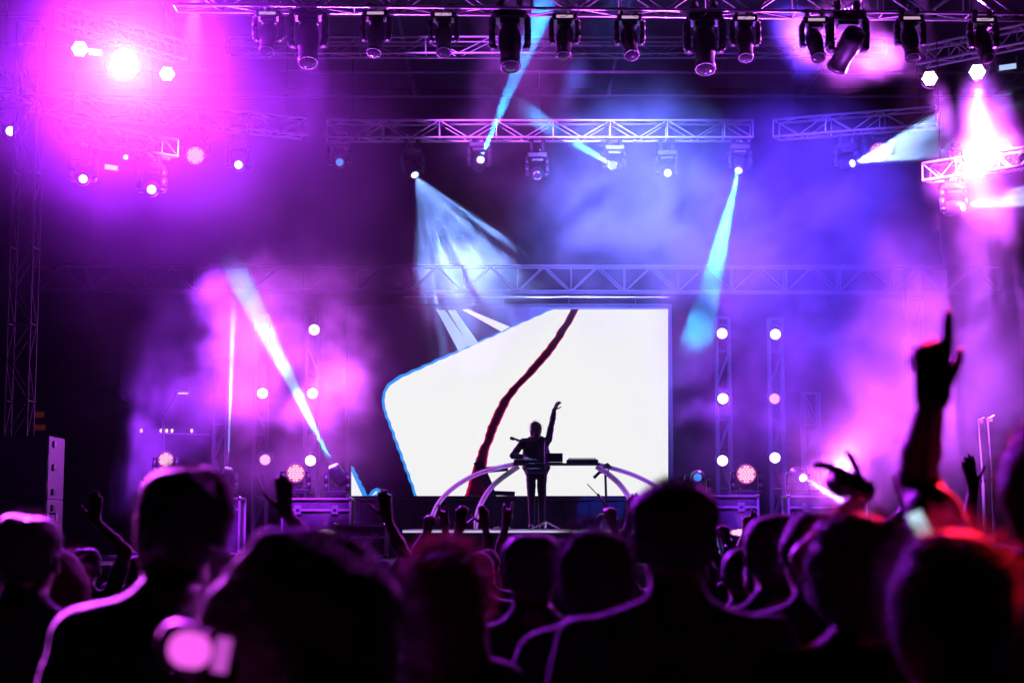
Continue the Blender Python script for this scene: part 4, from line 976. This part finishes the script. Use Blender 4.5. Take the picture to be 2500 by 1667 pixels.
crowd('broad dark head in front of the bright falling beam at right', 2110, 1277, 3.6, vox=.014, hair='medium', head_turn=-.95, headw=1.1, top='cloth_d', seed=21, strand=2200)
crowd('close blurred head at lower right edged with red light', 2345, 1318, 2.65, vox=.014, hair='medium', head_turn=-.8, headw=1.05, top='cloth_d', hmat='hair_brown', seed=22, strand=1200, bulk=.95)
crowd('tall person at the right edge pointing one finger up', 2560, 1058, 3.5, vox=.0074, hair='medium', top='cloth_a', seed=23, strand=600,
      arms={'L': (P(2276, 972, 3.5), (.03, 0, 1), (0, -1, 0), 'point', (0, 1, -.2))})
crowd('person at right stretching a cupped hand to the left', 2236, 1335, 4.55, vox=.0074, hair='short', top='cloth_b', seed=24,
      arms={'L': (P(2118, 1198, 4.5), (-.88, .05, .42), (.3, -.75, .55), 'call', (-.2, .1, -1))})
crowd('person behind the pointing arm making a two-finger horns sign', 2262, 1345, 6.2, vox=.0074, hair='short', top='cloth_c', seed=25,
      arms={'L': (P(2222, 1243, 6.1), (-.25, 0, 1), (0, -1, 0), 'horns', (-1, .2, -.6))})
crowd('person far right with an open violet-lit hand raised', 2440, 1340, 8.6, vox=.0074, hair='short', top='cloth_b', seed=26,
      arms={'L': (P(2376, 1188, 8.5), (-.18, 0, 1), (.2, -1, 0), 'open', (-1, .2, -.6))})
crowd('person at left raising an open hand with spread fingers', 655, 1345, 7.4, vox=.0074, hair='short', top='cloth_b', seed=27,
      arms={'R': (P(697, 1252, 7.3), (-.06, 0, 1), (0, -1, 0), 'open', (1, .2, -.6))})
crowd('person far left with a dark arm raised straight up', 208, 1345, 9.2, vox=.0074, hair='short', top='cloth_a', seed=28,
      arms={'R': (P(232, 1272, 9.1), (0, 0, 1), (0, -1, 0), 'open', (1, .2, -.6))})
far = [(945, 1266, 9.2, 'open', 'R', 'raised open hand below the left edge of the screen'), (1044, 1294, 11, 'fist', 'L', 'raised fist at the foot of the left arch'),
       (1086, 1282, 11.2, 'horns', 'R', 'raised horns sign between the two left arches'), (1122, 1292, 10.4, 'claw', 'L', 'raised bent fingers below the foot box'),
       (1184, 1284, 11.4, 'relax', 'R', 'raised drooping hand right of the left arches'), (1236, 1276, 11.6, 'horns', 'L', 'raised horns sign left of the performer\'s feet'),
       (1496, 1278, 10.2, 'fist', 'R', 'raised fist below the pad stand'), (1541, 1272, 9.6, 'open', 'L', 'raised open hand touching the right arch'),
       (1772, 1318, 11.2, 'fist', 'R', 'raised wrist with pale bracelet before the right case'), (1822, 1294, 11.4, 'point', 'L', 'finger pointing up in front of the right case'),
       (1850, 1304, 12.0, 'open', 'R', 'dim open hand at the right case corner')]
tops = ['cloth_a', 'cloth_b', 'cloth_c', 'cloth_d']
for i, (px, py, Y, g, sd_, lab) in enumerate(far):
    bx = px + (-1 if sd_ == 'R' else 1) * .17 * FPX / Y
    crowd('person in the front rows with ' + lab, bx, 1347 + (i * 7) % 16, Y + .12, vox=.0072, hair=('short', 'medium', 'long')[i % 3], top=tops[i % 4], seed=40 + i, strand=120, prop=(sd_,) if 'bracelet' in lab else None,
          arms={sd_: (P(px, py, Y), ((.12 if i % 2 else -.12), 0, 1), (0, -1, 0), g, ((1 if sd_ == 'R' else -1), .2, -.7))})
# the packed crowd between: dark heads that nothing tells apart
protos = []
rr = random.Random(77)
FL = 'dark head and shoulders lost in the packed crowd before the stage'
for k in range(5):
    o = person(FL, (-40, -40, .003), H=1.62, vox=.018, hair=('short', 'medium', 'long', 'bun', 'cap')[k], top=tops[k % 4], seed=60 + k, hmat=('hair', 'hair_brown', 'hair_fair', 'hair', 'hair')[k],
               skin=('skin', 'skin_d')[k % 2], bulk=(1, .9, .85, .88, 1.05)[k], group='packed crowd in front of the stage', strand=150)
    protos.append(o)
used = [False] * 5; placed = 0; tries = 0
while placed < 48 and tries < 6000:
    tries += 1
    Y = rr.uniform(5.4, 15.5); px = rr.uniform(-60, 2560); ytop = rr.uniform(1346, 1376)
    q, H = stand(px, ytop, Y)
    if min((q.x - a) ** 2 + (q.y - b) ** 2 for a, b in TAKEN) < .46 ** 2: continue
    TAKEN.append((q.x, q.y)); k = rr.randrange(5); src = protos[k]
    if not used[k]: used[k] = True; o = src
    else:
        o = src.copy(); COL.objects.link(o)
        for ch in src.children:
            c2 = ch.copy(); COL.objects.link(c2); c2.parent = o
            for g2 in ch.children: c3 = g2.copy(); COL.objects.link(c3); c3.parent = c2
    s_ = H / 1.62; o.location = (q.x, q.y, .003); o.scale = (s_, s_, s_); o.rotation_euler = (0, 0, rr.uniform(-.35, .35)); placed += 1
# things held up
cq = P(486, 1588, 2.6)
cp = thing('phone', 'phone with a glowing pink screen held low at lower left', 'phone', cq)
cq_ = Quaternion((0, 1, 0), R(100)) @ Quaternion((1, 0, 0), R(-6))
cb = MB().box((-.031, -.005, -.052), (.031, .005, .052), bev=.004).build('body', M['black'], cp, rot=cq_)
def rrect(w_, h, r, y, z0=0):
    v = []
    for cx, cz, a0 in ((w_ - r, h - r, 0), (-w_ + r, h - r, 90), (-w_ + r, -h + r, 180), (w_ - r, -h + r, 270)):
        for k in range(7): th = R(a0 + 15 * k); v.append((cx + r * math.cos(th), y, cz + z0 + r * math.sin(th)))
    return v
v_ = rrect(.028, .034, .0275, -.0062, -.014); MB().add(v_, [tuple(range(len(v_)))]).build('screen', M['phone_pink'], cb)
v_ = rrect(.027, .012, .003, -.0062, .036); MB().add(v_, [tuple(range(len(v_)))]).build('screen_bar', M['phone_pink2'], cb)
ph = thing('phone', 'lit phone screen tilted below the pointing arm', 'phone', P(2246, 1284, 3.2))
pq = Quaternion((0, 1, 0), R(-22)) @ Quaternion((1, 0, 0), R(-12))
bo = MB().box((-.016, -.004, -.03), (.016, .004, .03), bev=.003).build('body', M['black'], ph, rot=pq)
MB().box((-.0145, -.0052, -.028), (.0145, -.0042, .028)).build('screen', M['phone'], bo)

# ------------------------------------------------------------------ stage smoke
BLOBS = [  # px, py, depth, radii x y z, density
 (1600, 500, 28, 3.2, 1.5, 2.0, 1.2), (1350, 450, 28, 1.9, 1.8, 1.0, .5), (1780, 320, 28, 1.8, 1.8, .9, .6), (1960, 640, 28.5, 2.2, 1.8, 1.6, .45), (1700, 950, 29.2, 1.3, .9, 1.2, .3),
 (600, 850, 28.9, .85, .8, .9, 1.5), (850, 900, 29, .62, .8, 1.2, 1.6), (470, 960, 29.4, 1.5, 1.0, .8, 1.4), (330, 1120, 29.4, 1.1, .8, 1.0, 1.5), (760, 700, 28.8, 1.5, 1.0, .6, .6), (700, 1150, 29, 1.3, .9, .6, .3),
 (2130, 1050, 28, 1.5, 1.3, .9, 1.3), (2400, 820, 27, 1.5, 1.4, 2.0, 1.5), (2400, 640, 27.4, 1.3, 1.2, 1.2, 1.4), (2440, 980, 27.8, 1.5, 1.0, 1.2, 1.2), (2385, 420, 24.2, .8, .8, 1.7, 1.3), (2060, 105, 23.4, .95, .7, .7, 1.4), (2250, 330, 27, 1.8, 1.2, .8, .8),
 (1160, 720, 27.4, 1.45, 1.2, 1.35, .9), (1760, 640, 27, .7, 1.3, 1.7, .9), (1290, 150, 24.5, .7, 2.2, 1.5, 1.0), (1200, 330, 28, .5, 1.2, .7, .6), (1420, 340, 27, .7, 1.2, .4, 1.3),  (735, 980, 28.0, .75, .8, .75, 1.6), (690, 880, 27.8, .75, .8, .75, 1.6), (640, 770, 27.5, .8, .8, .75, 2.6), (590, 710, 27.3, .7, .7, .65, 2.6), (1705, 800, 25.8, .6, .8, .7, 1.2), (1240, 220, 26, .6, 1.2, .8, 1.1), (1320, 60, 23.8, .6, 1.0, .8, 1.1), (2150, 480, 28.3, 2.6, 1.6, 2.2, .7), (2060, 820, 28.6, 2.4, 1.3, 1.7, .7), (2440, 500, 24.5, .9, .8, .5, 1.0), (2060, 1220, 27, 1.0, 1.2, .5, .7), (575, 850, 28.6, .5, .6, 2.0, 1.4),
]
EVEN = [(300, 170, 22.2, 2.9, 2.0, 2.5, .13), (480, 420, 22.4, 3.4, 1.8, 3.0, .07)]   # even fog round the dazzling lamp
VEILS = [(1650, 520, 28.2, 4.8, 2.4, 2.8, .38), (2200, 640, 28, 3.8, 2.4, 3.6, .40), (480, 880, 28.8, 3.4, 1.8, 2.4, .10), (1050, 800, 28.6, 2.6, 1.4, 1.2, .10), (2280, 1060, 28.2, 3.2, 1.4, 1.6, .8), (720, 1150, 28.7, 2.0, 1.2, 1.0, .22), (1850, 1130, 28.6, 2.0, 1.2, 1.0, .22)]   # thin drifting layers
def vol_mat(name, dens, g):
    m = bpy.data.materials.new(name); m.use_nodes = True; n = m.node_tree; n.nodes.clear()
    o = n.nodes.new('ShaderNodeOutputMaterial'); v = n.nodes.new('ShaderNodeVolumeScatter'); v.inputs['Color'].default_value = (.95, .95, .97, 1); v.inputs['Anisotropy'].default_value = g
    a = n.nodes.new('ShaderNodeAttribute'); a.attribute_name = 'density'; mm = n.nodes.new('ShaderNodeMath'); mm.operation = 'MULTIPLY'; mm.inputs[1].default_value = dens
    n.links.new(a.outputs['Fac'], mm.inputs[0]); n.links.new(mm.outputs[0], v.inputs['Density']); n.links.new(v.outputs[0], o.inputs['Volume'])
    return m
def smoke():
    lo = Vector((-10.4, 19.6, .4)); hi = Vector((10.4, 31.4, 10.2)); vox = .10
    me = bpy.data.meshes.new('smoke'); o = bpy.data.objects.new('smoke', me); COL.objects.link(o); o['kind'] = 'stuff'
    ng = bpy.data.node_groups.new('smoke', 'GeometryNodeTree'); ng.interface.new_socket('Geometry', in_out='OUTPUT', socket_type='NodeSocketGeometry')
    N = ng.nodes; L = ng.links; pos = N.new('GeometryNodeInputPosition')
    def mth(op, a, b=None):
        m = N.new('ShaderNodeMath'); m.operation = op
        for i, x in enumerate((a, b)):
            if x is None: continue
            if isinstance(x, (int, float)): m.inputs[i].default_value = x
            else: L.new(x, m.inputs[i])
        return m.outputs[0]
    sv = N.new('ShaderNodeVectorMath'); sv.operation = 'MULTIPLY'; L.new(pos.outputs[0], sv.inputs[0]); sv.inputs[1].default_value = (1, .3, 1)   # wisps drawn out towards the audience by the fans
    def noise(sc_, det, dist, vec):
        t = N.new('ShaderNodeTexNoise'); t.inputs['Scale'].default_value = sc_; t.inputs['Detail'].default_value = det; t.inputs['Roughness'].default_value = .58; t.inputs['Distortion'].default_value = dist
        L.new(vec, t.inputs['Vector']); return t
    wn_ = noise(.75, 5, .3, pos.outputs[0])
    ad = N.new('ShaderNodeVectorMath'); ad.operation = 'ADD'; L.new(pos.outputs[0], ad.inputs[0]); ad.inputs[1].default_value = (-1.25, -1.25, -1.25)
    wv = N.new('ShaderNodeVectorMath'); wv.operation = 'MULTIPLY_ADD'; L.new(wn_.outputs['Color'], wv.inputs[0]); wv.inputs[1].default_value = (2.5, 2.5, 2.5); L.new(ad.outputs[0], wv.inputs[2])
    accs = []
    for px, py, Y, rx, ry, rz, wt in BLOBS + VEILS + EVEN:
        s_ = N.new('ShaderNodeVectorMath'); s_.operation = 'SUBTRACT'; L.new(wv.outputs[0], s_.inputs[0]); s_.inputs[1].default_value = P(px, py, Y)
        d = N.new('ShaderNodeVectorMath'); d.operation = 'DIVIDE'; L.new(s_.outputs[0], d.inputs[0]); d.inputs[1].default_value = (rx, ry, rz)
        l = N.new('ShaderNodeVectorMath'); l.operation = 'LENGTH'; L.new(d.outputs[0], l.inputs[0])
        mr = N.new('ShaderNodeMapRange'); mr.interpolation_type = 'SMOOTHSTEP'; L.new(l.outputs['Value'], mr.inputs[0])
        mr.inputs[1].default_value = .15; mr.inputs[2].default_value = 1.2; mr.inputs[3].default_value = wt; mr.inputs[4].default_value = 0
        accs.append(mr.outputs[0])
    acc = accs[0]
    for a in accs[1:len(BLOBS)]: acc = mth('MAXIMUM', acc, a)
    veil = accs[len(BLOBS)]
    for a in accs[len(BLOBS) + 1:len(BLOBS) + len(VEILS)]: veil = mth('ADD', veil, a)
    even = mth('ADD', accs[-1], accs[-2])
    nv = noise(.7, 8, 1.0, sv.outputs[0]); mv = N.new('ShaderNodeMapRange'); L.new(nv.outputs[0], mv.inputs[0])
    mv.inputs[1].default_value = .40; mv.inputs[2].default_value = .64; mv.inputs[3].default_value = .14
    nz = noise(.95, 8, 1.0, sv.outputs[0])
    mr = N.new('ShaderNodeMapRange'); L.new(nz.outputs[0], mr.inputs[0]); mr.inputs[1].default_value = .40; mr.inputs[2].default_value = .66; mr.inputs[3].default_value = .10
    den = mth('ADD', mth('ADD', mth('MULTIPLY', acc, mr.outputs[0]), mth('MULTIPLY', veil, mv.outputs[0])), mth('ADD', even, THIN))
    vc = N.new('GeometryNodeVolumeCube'); L.new(den, vc.inputs['Density']); vc.inputs['Min'].default_value = lo; vc.inputs['Max'].default_value = hi
    for k, ax in zip(('Resolution X', 'Resolution Y', 'Resolution Z'), range(3)): vc.inputs[k].default_value = int((hi[ax] - lo[ax]) / vox)
    sm = N.new('GeometryNodeSetMaterial'); L.new(vc.outputs[0], sm.inputs[0]); sm.inputs['Material'].default_value = vol_mat('stage_smoke', .30, .2)
    out = N.new('NodeGroupOutput'); L.new(sm.outputs[0], out.inputs[0]); md = o.modifiers.new('smoke', 'NODES'); md.node_group = ng
THIN = .0016
smoke()
